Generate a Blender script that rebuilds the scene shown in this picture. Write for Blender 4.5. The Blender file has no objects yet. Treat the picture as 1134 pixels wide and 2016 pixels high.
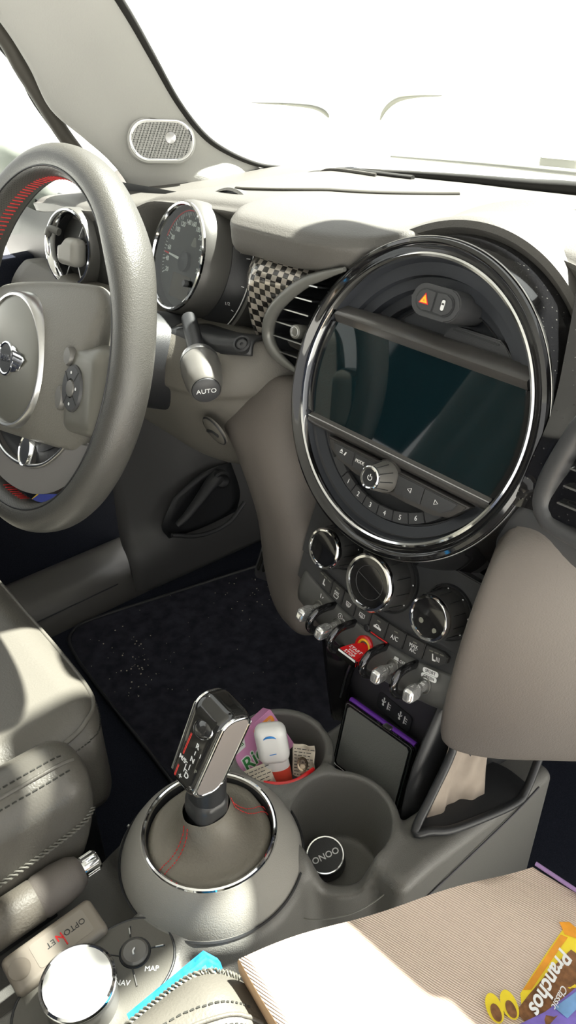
import bpy, bmesh, math, random
import numpy as np
from mathutils import Matrix, Vector
random.seed(7)
PI=math.pi
sc=bpy.context.scene
COL=sc.collection
# ------------------------------------------------------------------ camera
AZ,EL,ROLL=0.87597,-0.57011,-0.01282
CAMP=Vector((0.37897,-0.43667,0.88337))
fw=Vector((-math.sin(AZ)*math.cos(EL),math.cos(AZ)*math.cos(EL),math.sin(EL)))
rt=fw.cross(Vector((0,0,1))).normalized(); up=rt.cross(fw)
c_,s_=math.cos(ROLL),math.sin(ROLL)
rt,up=c_*rt+s_*up,-s_*rt+c_*up
cam=bpy.data.cameras.new('camera'); camo=bpy.data.objects.new('camera',cam); COL.objects.link(camo)
camo.matrix_world=Matrix(((rt.x,up.x,-fw.x,CAMP.x),(rt.y,up.y,-fw.y,CAMP.y),(rt.z,up.z,-fw.z,CAMP.z),(0,0,0,1)))
cam.sensor_fit='VERTICAL'; cam.sensor_height=24; cam.lens=1530.8/2016*24; cam.clip_start=.01; cam.clip_end=500
sc.camera=camo
# ------------------------------------------------------------------ world, sun, exposure
wd=bpy.data.worlds.new('sky'); sc.world=wd; wd.use_nodes=True
nt=wd.node_tree; nt.nodes.clear()
wo=nt.nodes.new('ShaderNodeOutputWorld'); bg=nt.nodes.new('ShaderNodeBackground')
bg.inputs[0].default_value=(1,.992,.965,1); bg.inputs[1].default_value=.86
nt.links.new(bg.outputs[0],wo.inputs[0])
SUN_EL,SUN_AZ=math.radians(59),math.radians(-6)      # azimuth from straight ahead towards the driver's side
sl=bpy.data.lights.new('sun','SUN'); sl.energy=17; sl.angle=math.radians(1.6); sl.color=(1,.965,.88)
so=bpy.data.objects.new('sun',sl); COL.objects.link(so)
sd=Vector((-math.sin(SUN_AZ)*math.cos(SUN_EL),math.cos(SUN_AZ)*math.cos(SUN_EL),math.sin(SUN_EL)))
so.rotation_euler=sd.to_track_quat('Z','Y').to_euler()
sc.view_settings.view_transform='Standard'; sc.view_settings.look='None'
sc.view_settings.exposure=.9; sc.view_settings.gamma=1; sc.view_settings.use_curve_mapping=False
sc.cycles.max_bounces=8; sc.cycles.transparent_max_bounces=16
# ------------------------------------------------------------------ materials
MATS={}
def mat(name,col=(.5,.5,.5),rough=.5,metal=0,bump=0,bscale=800,coat=0,spec=.5,var=0,vscale=30,emit=None,trans=0,sheen=0,alpha=1,dust=0):
    if name in MATS: return MATS[name]
    m=bpy.data.materials.new(name); m.use_nodes=True; n=m.node_tree; b=n.nodes['Principled BSDF']
    b.inputs['Base Color'].default_value=(*col,1); b.inputs['Roughness'].default_value=rough; b.inputs['Metallic'].default_value=metal
    b.inputs['Specular IOR Level'].default_value=spec; b.inputs['Coat Weight'].default_value=coat; b.inputs['Coat Roughness'].default_value=.05
    b.inputs['Transmission Weight'].default_value=trans; b.inputs['Sheen Weight'].default_value=sheen; b.inputs['Alpha'].default_value=alpha
    tc=n.nodes.new('ShaderNodeTexCoord')
    if bump:
        t=n.nodes.new('ShaderNodeTexNoise'); t.inputs['Scale'].default_value=bscale; t.inputs['Detail'].default_value=3
        bp=n.nodes.new('ShaderNodeBump'); bp.inputs['Strength'].default_value=bump; bp.inputs['Distance'].default_value=.001
        n.links.new(tc.outputs['Object'],t.inputs['Vector']); n.links.new(t.outputs['Fac'],bp.inputs['Height']); n.links.new(bp.outputs[0],b.inputs['Normal'])
    if var:
        t=n.nodes.new('ShaderNodeTexNoise'); t.inputs['Scale'].default_value=vscale; t.inputs['Detail'].default_value=4
        r=n.nodes.new('ShaderNodeValToRGB'); r.color_ramp.elements[0].position=.3; r.color_ramp.elements[1].position=.7
        r.color_ramp.elements[0].color=(*[c*(1-var) for c in col],1); r.color_ramp.elements[1].color=(*[min(1,c*(1+var)) for c in col],1)
        n.links.new(tc.outputs['Object'],t.inputs['Vector']); n.links.new(t.outputs['Fac'],r.inputs[0]); n.links.new(r.outputs[0],b.inputs['Base Color'])
    if dust:
        t=n.nodes.new('ShaderNodeTexVoronoi'); t.inputs['Scale'].default_value=260
        t2=n.nodes.new('ShaderNodeTexNoise'); t2.inputs['Scale'].default_value=40
        ad=n.nodes.new('ShaderNodeMath'); ad.operation='SUBTRACT'; ad.inputs[1].default_value=.5; n.links.new(t2.outputs['Fac'],ad.inputs[0])
        sm=n.nodes.new('ShaderNodeMath'); sm.operation='MULTIPLY_ADD'; sm.inputs[1].default_value=-.25; n.links.new(ad.outputs[0],sm.inputs[0]); n.links.new(t.outputs['Distance'],sm.inputs[2])
        r=n.nodes.new('ShaderNodeValToRGB'); r.color_ramp.elements[0].position=.05; r.color_ramp.elements[1].position=.16
        r.color_ramp.elements[0].color=(.32*dust,.32*dust,.30*dust,1); r.color_ramp.elements[1].color=(*col,1)
        n.links.new(tc.outputs['Object'],t.inputs['Vector']); n.links.new(tc.outputs['Object'],t2.inputs['Vector']); n.links.new(sm.outputs[0],r.inputs[0]); n.links.new(r.outputs[0],b.inputs['Base Color'])
    if emit:
        b.inputs['Emission Color'].default_value=(*emit[:3],1); b.inputs['Emission Strength'].default_value=emit[3]
    MATS[name]=m; return m
M={}
M['dash']=mat('dash_soft_plastic',(.10,.095,.087),.5,bump=.35,bscale=700)
M['dashlow']=mat('lower_dash_plastic',(.13,.122,.106),.55,bump=.35,bscale=700)
M['pad']=mat('knee_pad_vinyl',(.142,.126,.113),.6,bump=.3,bscale=800)
M['console']=mat('console_plastic',(.15,.147,.137),.42,bump=.35,bscale=900)
M['black']=mat('black_plastic',(.022,.023,.025),.42,bump=.15,bscale=900)
M['charcoal']=mat('charcoal_plastic',(.05,.051,.054),.45,bump=.1,bscale=900)
M['gloss']=mat('piano_black',(.008,.008,.009),.06,coat=.6,dust=.25)
M['glossclean']=mat('gloss_black',(.01,.01,.011),.07,coat=.5)
M['chrome']=mat('chrome',(.86,.87,.88),.07,1)
M['satin']=mat('satin_silver',(.62,.62,.62),.28,1)
M['leather']=mat('black_leather',(.105,.098,.084),.38,bump=.3,bscale=500,spec=.6)
M['rimleather']=mat('wheel_leather',(.068,.066,.06),.36,bump=.35,bscale=900,spec=.6)
M['carpet']=mat('carpet_navy_black',(.02,.023,.034),.95,bump=1,bscale=1500,spec=.1,var=.3,vscale=900)
M['matc']=mat('floor_mat_pile',(.034,.035,.047),.95,bump=1,bscale=1800,spec=.1,var=.35,vscale=60)
M['screen']=mat('screen_glass',(.003,.011,.014),.03,spec=.6)
M['headliner']=mat('headliner',(.5,.5,.48),.9)
M['white']=mat('white_print',(.85,.86,.86),.5)
M['grayprint']=mat('grey_print',(.5,.5,.5),.5)
M['red']=mat('red_plastic',(.75,.015,.02),.25,coat=.4)
M['redthread']=mat('red_thread',(.55,.03,.03),.6)
M['clear']=mat('clear_switch_plastic',(.8,.8,.8),.08,.75)
M['orange']=mat('orange_print',(.95,.30,.02),.4)
M['yellow']=mat('yellow_print',(.95,.62,.03),.4)
M['keyblack']=mat('key_soft_black',(.05,.05,.05),.38,bump=.05,bscale=1200)
M['stripgrey']=mat('toggle_strip_grey',(.10,.10,.096),.42,bump=.1,bscale=1200)
M['stackdark']=mat('stack_dark_plastic',(.060,.058,.068),.45,bump=.1,bscale=1000)
M['hub']=mat('hub_plastic',(.17,.162,.142),.4,bump=.4,bscale=600)
M['podgrey']=mat('pod_grey',(.16,.155,.135),.3,.2)
M['knobgrey']=mat('knob_soft_grey',(.15,.145,.135),.35,.25)
M['collar']=mat('collar_soft_plastic',(.29,.28,.255),.6,bump=.3,bscale=900)
M['knobgloss']=mat('gear_knob_gloss',(.018,.018,.017),.08,coat=.7)
M['insert']=mat('taupe_insert',(.24,.215,.20),.5)
M['redline']=mat('red_line_print',(.75,.05,.04),.35)
M['brakeleather']=mat('brake_grip_leather',(.12,.108,.09),.5,bump=.6,bscale=450)
M['plategrey']=mat('controller_plate',(.09,.085,.073),.4,bump=.15,bscale=1000)
M['lidleather']=mat('case_grained_lid',(.20,.203,.195),.42,bump=.5,bscale=700)
M['napkin']=mat('brown_napkin',(.34,.285,.235),.85,var=.08,vscale=60)
M['thread']=mat('dark_thread',(.03,.03,.025),.7)
M['braid']=mat('braided_cord',(.14,.135,.115),.55)
M['wiper']=mat('sun_bleached_wiper',(.30,.30,.27),.6)
M['mirrorgrey']=mat('mirror_grey',(.40,.42,.38),.4,var=.1,vscale=40)
M['dashdark']=mat('fascia_dark',(.03,.03,.028),.5,bump=.2,bscale=700)
M['seamgrey']=mat('seam_grey',(.20,.20,.185),.5)
M['sill']=mat('sill_plastic',(.13,.125,.118),.4,bump=.1,bscale=900)
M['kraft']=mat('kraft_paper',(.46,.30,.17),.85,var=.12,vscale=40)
def glass_mat():
    m=bpy.data.materials.new('car_glass'); m.use_nodes=True; n=m.node_tree; n.nodes.clear()
    o=n.nodes.new('ShaderNodeOutputMaterial'); t=n.nodes.new('ShaderNodeBsdfTransparent'); g=n.nodes.new('ShaderNodeBsdfGlossy'); x=n.nodes.new('ShaderNodeMixShader'); f=n.nodes.new('ShaderNodeFresnel')
    t.inputs[0].default_value=(.93,.97,.95,1); g.inputs['Roughness'].default_value=.02; f.inputs[0].default_value=1.3
    n.links.new(f.outputs[0],x.inputs[0]); n.links.new(t.outputs[0],x.inputs[1]); n.links.new(g.outputs[0],x.inputs[2]); n.links.new(x.outputs[0],o.inputs[0]); return m
M['glass']=glass_mat()
# ------------------------------------------------------------------ builders
WM={}      # world matrix of every thing / part
I4=Matrix.Identity(4)
def thing(name,label,cat,loc=(0,0,0),rot=None,group=None):
    o=bpy.data.objects.new(name,None); COL.objects.link(o); o.empty_display_size=.02
    m=Matrix.Translation(loc) @ (rot.to_4x4() if rot else I4)
    o.matrix_world=m; WM[o.name]=m; o['label']=label; o['category']=cat
    if group:o['group']=group
    return o
def tag(o,label,cat,group=None,kind=None):
    o['label']=label
    if cat:o['category']=cat
    if group:o['group']=group
    if kind:o['kind']=kind
    return o
def fin(name,bm,m,parent=None,fr=I4,smooth=35,own=None):
    """bm verts are in frame fr (world if identity)"""
    pm=WM[parent.name] if parent is not None else (own or I4)
    bm.transform(pm.inverted()@fr)
    me=bpy.data.meshes.new(name); bmesh.ops.recalc_face_normals(bm,faces=bm.faces) ; bm.to_mesh(me); bm.free()
    if isinstance(m,(list,tuple)):
        for q in m: me.materials.append(q)
    else: me.materials.append(m)
    if smooth:
        me.polygons.foreach_set('use_smooth',[True]*len(me.polygons))
        if smooth<180: me.set_sharp_from_angle(angle=math.radians(smooth))
    o=bpy.data.objects.new(name,me); COL.objects.link(o)
    if parent is not None: o.parent=parent
    else: o.matrix_world=pm
    WM[o.name]=pm
    return o
def struct(o): o['kind']='structure'; return o
def frame(origin,x=None,y=None,z=None):
    """orthonormal frame from two axes"""
    if z is not None and x is not None:
        z=Vector(z).normalized(); x=Vector(x); x=(x-z*x.dot(z)).normalized(); y=z.cross(x)
    elif x is not None and y is not None:
        x=Vector(x).normalized(); y=Vector(y); y=(y-x*y.dot(x)).normalized(); z=x.cross(y)
    else:
        z=Vector(z).normalized(); y=Vector(y); y=(y-z*y.dot(z)).normalized(); x=y.cross(z)
    o=Vector(origin)
    return Matrix(((x.x,y.x,z.x,o.x),(x.y,y.y,z.y,o.y),(x.z,y.z,z.z,o.z),(0,0,0,1)))
def T(x=0,y=0,z=0): return Matrix.Translation((x,y,z))
def R(a,ax='Z'): return Matrix.Rotation(math.radians(a),4,ax)
def cr(pts,n,closed=False):
    P=[Vector(p) for p in pts]; N=len(P); out=[]
    for i in range(N if closed else N-1):
        if closed: a,b,c,d=P[(i-1)%N],P[i],P[(i+1)%N],P[(i+2)%N]
        else:
            b,c=P[i],P[i+1]; a=P[i-1] if i else b*2-c; d=P[i+2] if i+2<N else c*2-b
        for k in range(n):
            t=k/n; out.append(.5*((2*b)+(c-a)*t+(2*a-5*b+4*c-d)*t*t+(3*b-a-3*c+d)*t**3))
    if not closed: out.append(P[-1].copy())
    return out
def grid_faces(bm,rows,cu=False,cv=False):
    V=[[bm.verts.new(p) for p in r] for r in rows]; nu=len(V); nv=len(V[0])
    for i in range(nu if cu else nu-1):
        for j in range(nv if cv else nv-1):
            try: bm.faces.new((V[i][j],V[(i+1)%nu][j],V[(i+1)%nu][(j+1)%nv],V[i][(j+1)%nv]))
            except ValueError: pass
    return V
def surf(name,rows,m,parent=None,n=6,k=6,thick=0,cu=False,cv=False,fr=I4,off=-1,lin=False):
    """smooth loft through a control grid"""
    if not lin:
        rr=[cr(r,k,cv) for r in rows]
        cols=[cr([r[j] for r in rr],n,cu) for j in range(len(rr[0]))]
        rows=[[cols[j][i] for j in range(len(cols))] for i in range(len(cols[0]))]
    bm=bmesh.new(); grid_faces(bm,rows,cu,cv)
    o=fin(name,bm,m,parent,fr,smooth=60)
    if thick:
        s=o.modifiers.new('solid','SOLIDIFY'); s.thickness=abs(thick); s.offset=1 if thick>0 else -1
    return o
def lathe(name,prof,m,parent=None,fr=I4,seg=64,a0=0,a1=360,closed=False,smooth=40,sx=1,sy=1,own=None):
    bm=bmesh.new(); full=abs(a1-a0)>=359.9; N=seg if full else seg+1
    rows=[]
    for i in range(N):
        a=math.radians(a0+(a1-a0)*i/seg); rows.append([(r*math.cos(a)*sx,r*math.sin(a)*sy,z) for r,z in prof])
    grid_faces(bm,rows,cu=full,cv=closed)
    bmesh.ops.remove_doubles(bm,verts=bm.verts,dist=1e-6)
    if not full and closed:
        bmesh.ops.holes_fill(bm,edges=[e for e in bm.edges if e.is_boundary],sides=0)
    return fin(name,bm,m,parent,fr,smooth,own)
def tube(name,pts,r,m,parent=None,fr=I4,seg=12,closed=False,n=6,flat=1,cap=True,upv=None,own=None):
    """tube along a smooth path; r number or list per control point"""
    rad=[r]*len(pts) if not isinstance(r,(list,tuple)) else list(r)
    path=cr([(*p,) for p in pts],n,closed) if n>1 else [Vector(p) for p in pts]
    rr=[v.x for v in cr([(q,0,0) for q in rad],n,closed)] if n>1 else rad
    N=len(path); bm=bmesh.new(); rows=[]; prev=None
    for i,p in enumerate(path):
        t=(path[(i+1)%N]-path[i-1]) if closed else (path[min(i+1,N-1)]-path[max(i-1,0)])
        t.normalize()
        if upv is not None: a=Vector(upv)
        elif prev is None: a=Vector((0,0,1)) if abs(t.z)<.9 else Vector((1,0,0))
        else: a=prev
        a=(a-t*a.dot(t)).normalized(); prev=a; b=t.cross(a)
        rows.append([p+rr[i]*(math.cos(2*PI*j/seg)*b+flat*math.sin(2*PI*j/seg)*a) for j in range(seg)])
    V=grid_faces(bm,rows,cu=closed,cv=True)
    if not closed and cap:
        bm.faces.new(V[0]); bm.faces.new(V[-1])
    return fin(name,bm,m,parent,fr,50,own)
def prism(name,pts,d,m,parent=None,fr=I4,bev=0,seg=2,z0=0,smooth=35,own=None):
    """2D outline extruded from z0 to z0+d, edges bevelled"""
    bm=bmesh.new(); A=[bm.verts.new((p[0],p[1],z0)) for p in pts]; B=[bm.verts.new((p[0],p[1],z0+d)) for p in pts]
    N=len(A); bm.faces.new(A[::-1]); bm.faces.new(B)
    for i in range(N): bm.faces.new((A[i],A[(i+1)%N],B[(i+1)%N],B[i]))
    if bev:
        es=[e for e in bm.edges if abs(e.verts[0].co.z-e.verts[1].co.z)<1e-7]
        bmesh.ops.bevel(bm,geom=es,offset=bev,segments=seg,affect='EDGES',clamp_overlap=True)
    return fin(name,bm,m,parent,fr,smooth,own)
def rrect(w,h,r,n=6,cx=0,cy=0):
    o=[]
    r=min(r,w/2-1e-5,h/2-1e-5)
    for (sx,sy,a) in ((1,1,0),(-1,1,90),(-1,-1,180),(1,-1,270)):
        for i in range(n+1):
            t=math.radians(a+90*i/n); o.append((cx+sx*(w/2-r)+r*math.cos(t),cy+sy*(h/2-r)+r*math.sin(t)))
    return o
def rbox(name,w,h,d,m,parent=None,fr=I4,r=.003,bev=.001,z0=0,own=None): return prism(name,rrect(w,h,r),d,m,parent,fr,bev,z0=z0,own=own)
def text(name,s,size,m,parent,fr,d=.0002,align='CENTER',bold=0,sx=1,shear=0):
    cu=bpy.data.curves.new(name,'FONT'); cu.body=s; cu.size=size; cu.align_x=align; cu.align_y='CENTER'; cu.extrude=d; cu.offset=bold; cu.resolution_u=3; cu.shear=shear; cu.space_line=.8
    o=bpy.data.objects.new(name+'_tmp',cu); COL.objects.link(o)
    dg=bpy.context.evaluated_depsgraph_get(); me=bpy.data.meshes.new_from_object(o.evaluated_get(dg))
    bm=bmesh.new(); bm.from_mesh(me); bpy.data.objects.remove(o); bpy.data.meshes.remove(me); bpy.data.curves.remove(cu)
    bm.transform(Matrix.Diagonal((sx,1,1,1)))
    return fin(name,bm,m,parent,fr,0)
# ---- signed-distance modelling (for the moulded plastic and upholstery shapes)
def sdf_mesh(name,f,lo,hi,h,m,parent=None,fr=I4,proj=2,own=None,smooth=180):
    ax=[np.arange(lo[i]-2*h,hi[i]+3*h,h) for i in range(3)]
    X,Y,Z=np.meshgrid(*ax,indexing='ij',sparse=True)
    D=np.broadcast_to(f(X,Y,Z),(len(ax[0]),len(ax[1]),len(ax[2]))).astype(np.float32)
    s=D<0
    c=[s[i:s.shape[0]-1+i,j:s.shape[1]-1+j,k:s.shape[2]-1+k] for i in(0,1) for j in (0,1) for k in (0,1)]
    allc=c[0].copy();anyc=c[0].copy()
    for q in c[1:]: allc&=q; anyc|=q
    act=anyc&~allc; idx=np.full(act.shape,-1,np.int64); ii=np.argwhere(act); idx[act]=np.arange(len(ii))
    acc=np.zeros((len(ii),3)); cnt=np.zeros(len(ii))
    def val(o): return D[ii[:,0]+o[0],ii[:,1]+o[1],ii[:,2]+o[2]]
    cor=[(i,j,k) for i in(0,1) for j in (0,1) for k in (0,1)]
    for a in cor:
        for axn in range(3):
            if a[axn]==0:
                b=list(a); b[axn]=1; da=val(a); db=val(b); cross=(da<0)!=(db<0)
                t=np.where(cross,da/(da-db+1e-12),0)
                p=np.array(a)[None,:].repeat(len(ii),0).astype(float); p[:,axn]+=t
                acc[cross]+=p[cross]; cnt[cross]+=1
    V=(ii+acc/np.maximum(cnt,1)[:,None])*h+np.array([a[0] for a in ax])
    for _ in range(proj):
        e=h*.3
        def F(P): return f(P[:,0],P[:,1],P[:,2])
        d=F(V); g=np.stack([F(V+np.eye(3)[k]*e)-F(V-np.eye(3)[k]*e) for k in range(3)],1)/(2*e)
        V-=np.clip(d/np.maximum((g*g).sum(1),.25),-h*.5,h*.5)[:,None]*g*.8
    faces=[]
    for axn in range(3):
        s0=[slice(None)]*3; s1=[slice(None)]*3; s0[axn]=slice(0,-1); s1[axn]=slice(1,None)
        ch=s[tuple(s0)]!=s[tuple(s1)]
        e=np.argwhere(ch); u,v=[(1,2),(2,0),(0,1)][axn]
        e=e[(e[:,u]>0)&(e[:,v]>0)&(e[:,u]<act.shape[u])&(e[:,v]<act.shape[v])]
        def cell(du,dv):
            q=e.copy(); q[:,u]-=du; q[:,v]-=dv; return idx[q[:,0],q[:,1],q[:,2]]
        fcs=np.stack([cell(1,1),cell(0,1),cell(0,0),cell(1,0)],1); faces.append(fcs[(fcs>=0).all(1)])
    F_=np.concatenate(faces)
    me=bpy.data.meshes.new(name); me.from_pydata(V.tolist(),[],F_.tolist())
    bm=bmesh.new(); bm.from_mesh(me); bpy.data.meshes.remove(me)
    return fin(name,bm,m,parent,fr,smooth,own)
def smin(a,b,k):
    h=np.clip(.5+.5*(b-a)/k,0,1); return b*(1-h)+a*h-k*h*(1-h)
def smax(a,b,k): return -smin(-a,-b,k)
def sbox(X,Y,Z,c,s,r):
    qx=np.abs(X-c[0])-s[0]+r; qy=np.abs(Y-c[1])-s[1]+r; qz=np.abs(Z-c[2])-s[2]+r
    return np.sqrt(np.maximum(qx,0)**2+np.maximum(qy,0)**2+np.maximum(qz,0)**2)+np.minimum(np.maximum(qx,np.maximum(qy,qz)),0)-r
def scone(X,Y,Z,c,r0,r1,z0,z1,rd=.004):
    """upright tapered cylinder, r0 at z0, r1 at z1"""
    r=np.hypot(X-c[0],Y-c[1]); t=(Z-z0)/(z1-z0); rr=r0+(r1-r0)*np.clip(t,0,1)
    k=math.cos(math.atan2(abs(r1-r0),z1-z0))
    return smax((r-rr)*k,np.maximum(Z-z1,z0-Z),rd)
from mathutils.bvhtree import BVHTree
def snapper(o):
    vs=[WM[o.name]@v.co for v in o.data.vertices]; T_=BVHTree.FromPolygons(vs,[tuple(p.vertices) for p in o.data.polygons]); c=sum(vs,Vector())/len(vs)
    def f(p,off=0):
        q,n,_,_=T_.find_nearest(Vector(p)); n=n if n.dot(q-c)>0 else -n
        return q+n*off
    return f
# ================================================================== THE CAR BODY (setting)
def quad(name,p,m,parent=None):
    bm=bmesh.new(); bm.faces.new([bm.verts.new(q) for q in p]); return fin(name,bm,m,parent,smooth=0)
M['kick']=mat('kick_panel',(.085,.083,.082),.5,bump=.1,bscale=900)
M['ground']=mat('pale_concrete',(.62,.62,.60),.9,var=.06,vscale=.8)
g=rbox('ground',60,60,.1,M['ground'],fr=T(0,20,-.62),r=1,bev=0); struct(g); g['label']='pale sunlit concrete outside the car'
bm=bmesh.new(); bmesh.ops.create_cube(bm,size=1); bm.transform(T(.0,-.2,-.02)@Matrix.Diagonal((1.32,1.6,.03,1)))
struct(fin('floor',bm,M['carpet'],smooth=0))
# sloping footwell front (toe board) and the kick panel on the left
struct(surf('wall_front',[[(-.66,.36,-.01),(-.4,.36,-.01),(-.05,.36,-.01),(.3,.36,-.01),(.68,.36,-.01)],[(-.66,.48,.08),(-.4,.48,.08),(-.05,.48,.08),(.3,.48,.08),(.68,.48,.08)],[(-.66,.56,.3),(-.4,.56,.3),(-.05,.56,.3),(.3,.56,.3),(.68,.56,.3)],[(-.66,.58,.66),(-.4,.58,.66),(-.05,.58,.66),(.3,.58,.66),(.68,.58,.66)]],M['carpet'],thick=-.02))
struct(surf('wall_left',[[(-.66,.06,-.01),(-.655,.2,-.01),(-.65,.4,-.01),(-.64,.6,-.01)],[(-.66,.06,.06),(-.645,.2,.08),(-.635,.4,.08),(-.63,.6,.08)],[(-.70,.07,.10),(-.655,.2,.16),(-.64,.4,.18),(-.63,.6,.18)],[(-.72,.08,.22),(-.67,.2,.28),(-.65,.4,.3),(-.63,.6,.3)],[(-.72,.08,.45),(-.68,.2,.46),(-.65,.4,.48),(-.63,.6,.48)]],M['kick'],thick=-.01))
# door sill trims (two lengths) along the driver's door
def sill(name,y0,y1):
    pr=[(-.648,-.01),(-.652,.03),(-.668,.055),(-.70,.064),(-.735,.066),(-.755,.05),(-.76,-.01)]
    return struct(surf(name,[[(x,y,z) for x,z in pr] for y in (y0,(y0+y1)/2,y1)],M['sill'],n=3,k=6,thick=-.004))
sill('trim_1',-1.0,.088); 
tube('trim_2',[(-.652,-.9,.034),(-.652,-.3,.034),(-.654,.03,.036)],.0012,M['black'],n=2)['kind']='structure'
# driver's door: lower panel, armrest swell, side glass
d=surf('door_1',[[(-.775,y,z) if z<.2 else (-.74-.02*math.sin(y*3),y,z) for z in (-.05,.1,.25,.40,.52,.60)] for y in (-1.1,-.7,-.3,.0,.12)],M['carpet'],n=5,k=5,thick=-.03); struct(d)
w=surf('window_2',[[(-.76,y,.62),(-.73,y-.08,.85),(-.66,y-.18,1.1)] for y in (-1.1,-.5,.0,.22)],M['glass'],n=4,k=4); struct(w)
# roof
c=surf('ceiling',[[(x,y,1.12+.05*math.cos(x*1.6)-.04*max(0,y+.2)) for y in (-1.5,-1.0,-.5,.035-.10*abs(x)**2)] for x in (-.62,-.3,0,.3,.62)],M['headliner'],n=4,k=4,thick=.03); struct(c)
wb=surf('wall_back',[[(x,-1.5,z) for z in (-.05,.3,.7,1.2)] for x in (-.76,0,.76)],M['carpet'],n=3,k=3,thick=.03); struct(wb)
# windscreen
base=[(-.60,.335,.685),(-.448,.386,.69),(-.302,.428,.692),(-.161,.476,.692),(.05,.50,.692),(.32,.46,.69),(.60,.335,.685)]
top=[(-.54,.0,1.11),(-.40,.02,1.135),(-.27,.03,1.145),(-.14,.04,1.15),(.05,.045,1.15),(.29,.03,1.145),(.54,.0,1.11)]
midl=[((a[0]+b[0])/2,(a[1]+b[1])/2+.03,(a[2]+b[2])/2+.03) for a,b in zip(base,top)]
wsn=surf('window_1',[base,midl,top],M['glass'],n=8,k=5); struct(wsn)
# black edging of the windscreen: up the pillar, round the corner and along the dash top
M['rubber']=mat('black_rubber',(.010,.0095,.008),.8)
edge=[(-.545,.02,1.0),(-.55,.099,.898),(-.55,.135,.842),(-.55,.166,.792),(-.55,.202,.751),(-.55,.241,.726),(-.55,.29,.706),(-.553,.335,.697)]
struct(tube('trim_3',edge,[.0055,.005,.0045,.004,.004,.0035,.003,.002],M['rubber'],n=6))
struct(tube('trim_4',[(-.45,.386,.701),(-.38,.402,.7015),(-.302,.424,.702),(-.22,.447,.7015),(-.161,.473,.701),(-.05,.49,.70),(.1,.5,.70)],[.001,.004,.006,.008,.009,.009,.009],M['rubber'],n=6))
# A-pillar trim with its foot on the dash
rows=[[(-.562,.325,.682),(-.545,.265,.682),(-.545,.19,.682),(-.595,.115,.682),(-.66,.085,.682)],
 [(-.552,.29,.704),(-.545,.235,.704),(-.552,.175,.704),(-.603,.108,.704),(-.66,.08,.704)],
 [(-.55,.241,.726),(-.552,.205,.729),(-.570,.155,.73),(-.613,.092,.728),(-.66,.07,.73)],
 [(-.55,.202,.751),(-.556,.175,.755),(-.58,.13,.757),(-.62,.068,.752),(-.665,.05,.755)],
 [(-.55,.166,.792),(-.560,.14,.794),(-.588,.095,.796),(-.628,.032,.788),(-.67,.015,.79)],
 [(-.55,.135,.842),(-.562,.11,.842),(-.59,.065,.842),(-.628,.012,.836),(-.672,-.01,.838)],
 [(-.55,.099,.898),(-.562,.07,.898),(-.592,.025,.897),(-.63,-.02,.89),(-.675,-.045,.89)],
 [(-.545,.02,1.0),(-.558,-.01,1.0),(-.59,-.055,1.0),(-.63,-.10,.99),(-.675,-.13,1.0)],
 [(-.525,-.13,1.16),(-.54,-.16,1.16),(-.575,-.2,1.16),(-.61,-.25,1.15),(-.65,-.28,1.16)]]
rows=[r[:4]+[(r[3][0]-.03,r[3][1]+.045,r[3][2])] for r in rows]
M['pillar']=mat('pillar_trim_fabric',(.45,.45,.43),.75,bump=.3,bscale=500)
struct(surf('trim_5',rows,M['pillar'],n=6,k=8,thick=-.004))
M['seal']=mat('door_seal',(.06,.055,.045),.6)
struct(tube('trim_6',[(-.655,-.17,1.0),(-.655,-.02,.885),(-.655,.018,.825),(-.655,.055,.757),(-.655,.092,.70),(-.655,.11,.65)],.010,M['seal'],n=6))
struct(tube('trim_7',[(-.70,-.14,1.0),(-.70,.012,.86),(-.70,.05,.79),(-.70,.085,.735),(-.70,.12,.68)],.008,M['rubber'],n=6))
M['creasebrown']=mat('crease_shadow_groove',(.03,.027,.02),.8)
# ================================================================== DASHBOARD
dash=thing('dashboard','dark grained car dashboard running under the windscreen, its sunlit top washed out white','dashboard',(0,.2,.6))
def dprof(X,Yw,ye,ze,zf,yf):
    return [(X,Yw,.665),(X,Yw-.01,.697),(X,Yw*.62+ye*.38,.712 if ze>.7 else .698),(X,ye+.08,ze+.002),(X,ye+.02,ze+.002),(X,ye+.003,ze-.004),(X,ye,ze-.012),(X,yf,zf),(X,yf+.06,zf-.01)]
st=[dprof(-.70,.24,.02,.675,.60,.045),dprof(-.62,.33,.012,.685,.60,.035),dprof(-.52,.37,.006,.692,.60,.03),dprof(-.46,.39,.03,.70,.62,.05),dprof(-.43,.395,.05,.71,.62,.10),dprof(-.34,.42,.055,.718,.66,.11),dprof(-.275,.44,.05,.724,.68,.10),dprof(-.258,.445,.03,.726,.69,.04),dprof(-.235,.45,.010,.726,.69,.02),dprof(-.21,.455,.006,.727,.692,.018),dprof(-.156,.468,.008,.727,.692,.02),dprof(-.118,.474,.012,.727,.695,.025),dprof(-.085,.48,.03,.727,.69,.05),dprof(-.05,.485,.07,.732,.68,.09),dprof(.0,.49,.085,.735,.66,.1),dprof(.06,.495,.085,.735,.64,.1),dprof(.11,.495,.065,.733,.62,.09),dprof(.17,.49,.045,.728,.61,.06),dprof(.3,.47,.02,.725,.6,.04),dprof(.5,.4,.02,.72,.6,.04),dprof(.68,.3,.02,.69,.6,.05)]
pad_=surf('top_pad',st,M['dash'],dash,n=5,k=5,thick=-.003)
# display frame: origin centre of the round display, x right, y up in its face, z towards the viewer
TD=.3265
FD=frame((0,0,.62),x=(1,0,0),z=(0,-math.cos(TD),math.sin(TD)))
# padded brow arching over the round display
lathe('brow',[(.1285,-.085),(.1295,-.05),(.1335,-.037),(.1395,-.031),(.145,-.031),(.149,-.037),(.152,-.05),(.16,-.075),(.175,-.11)],M['dash'],dash,FD,seg=80,a0=-8,a1=152)
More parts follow.
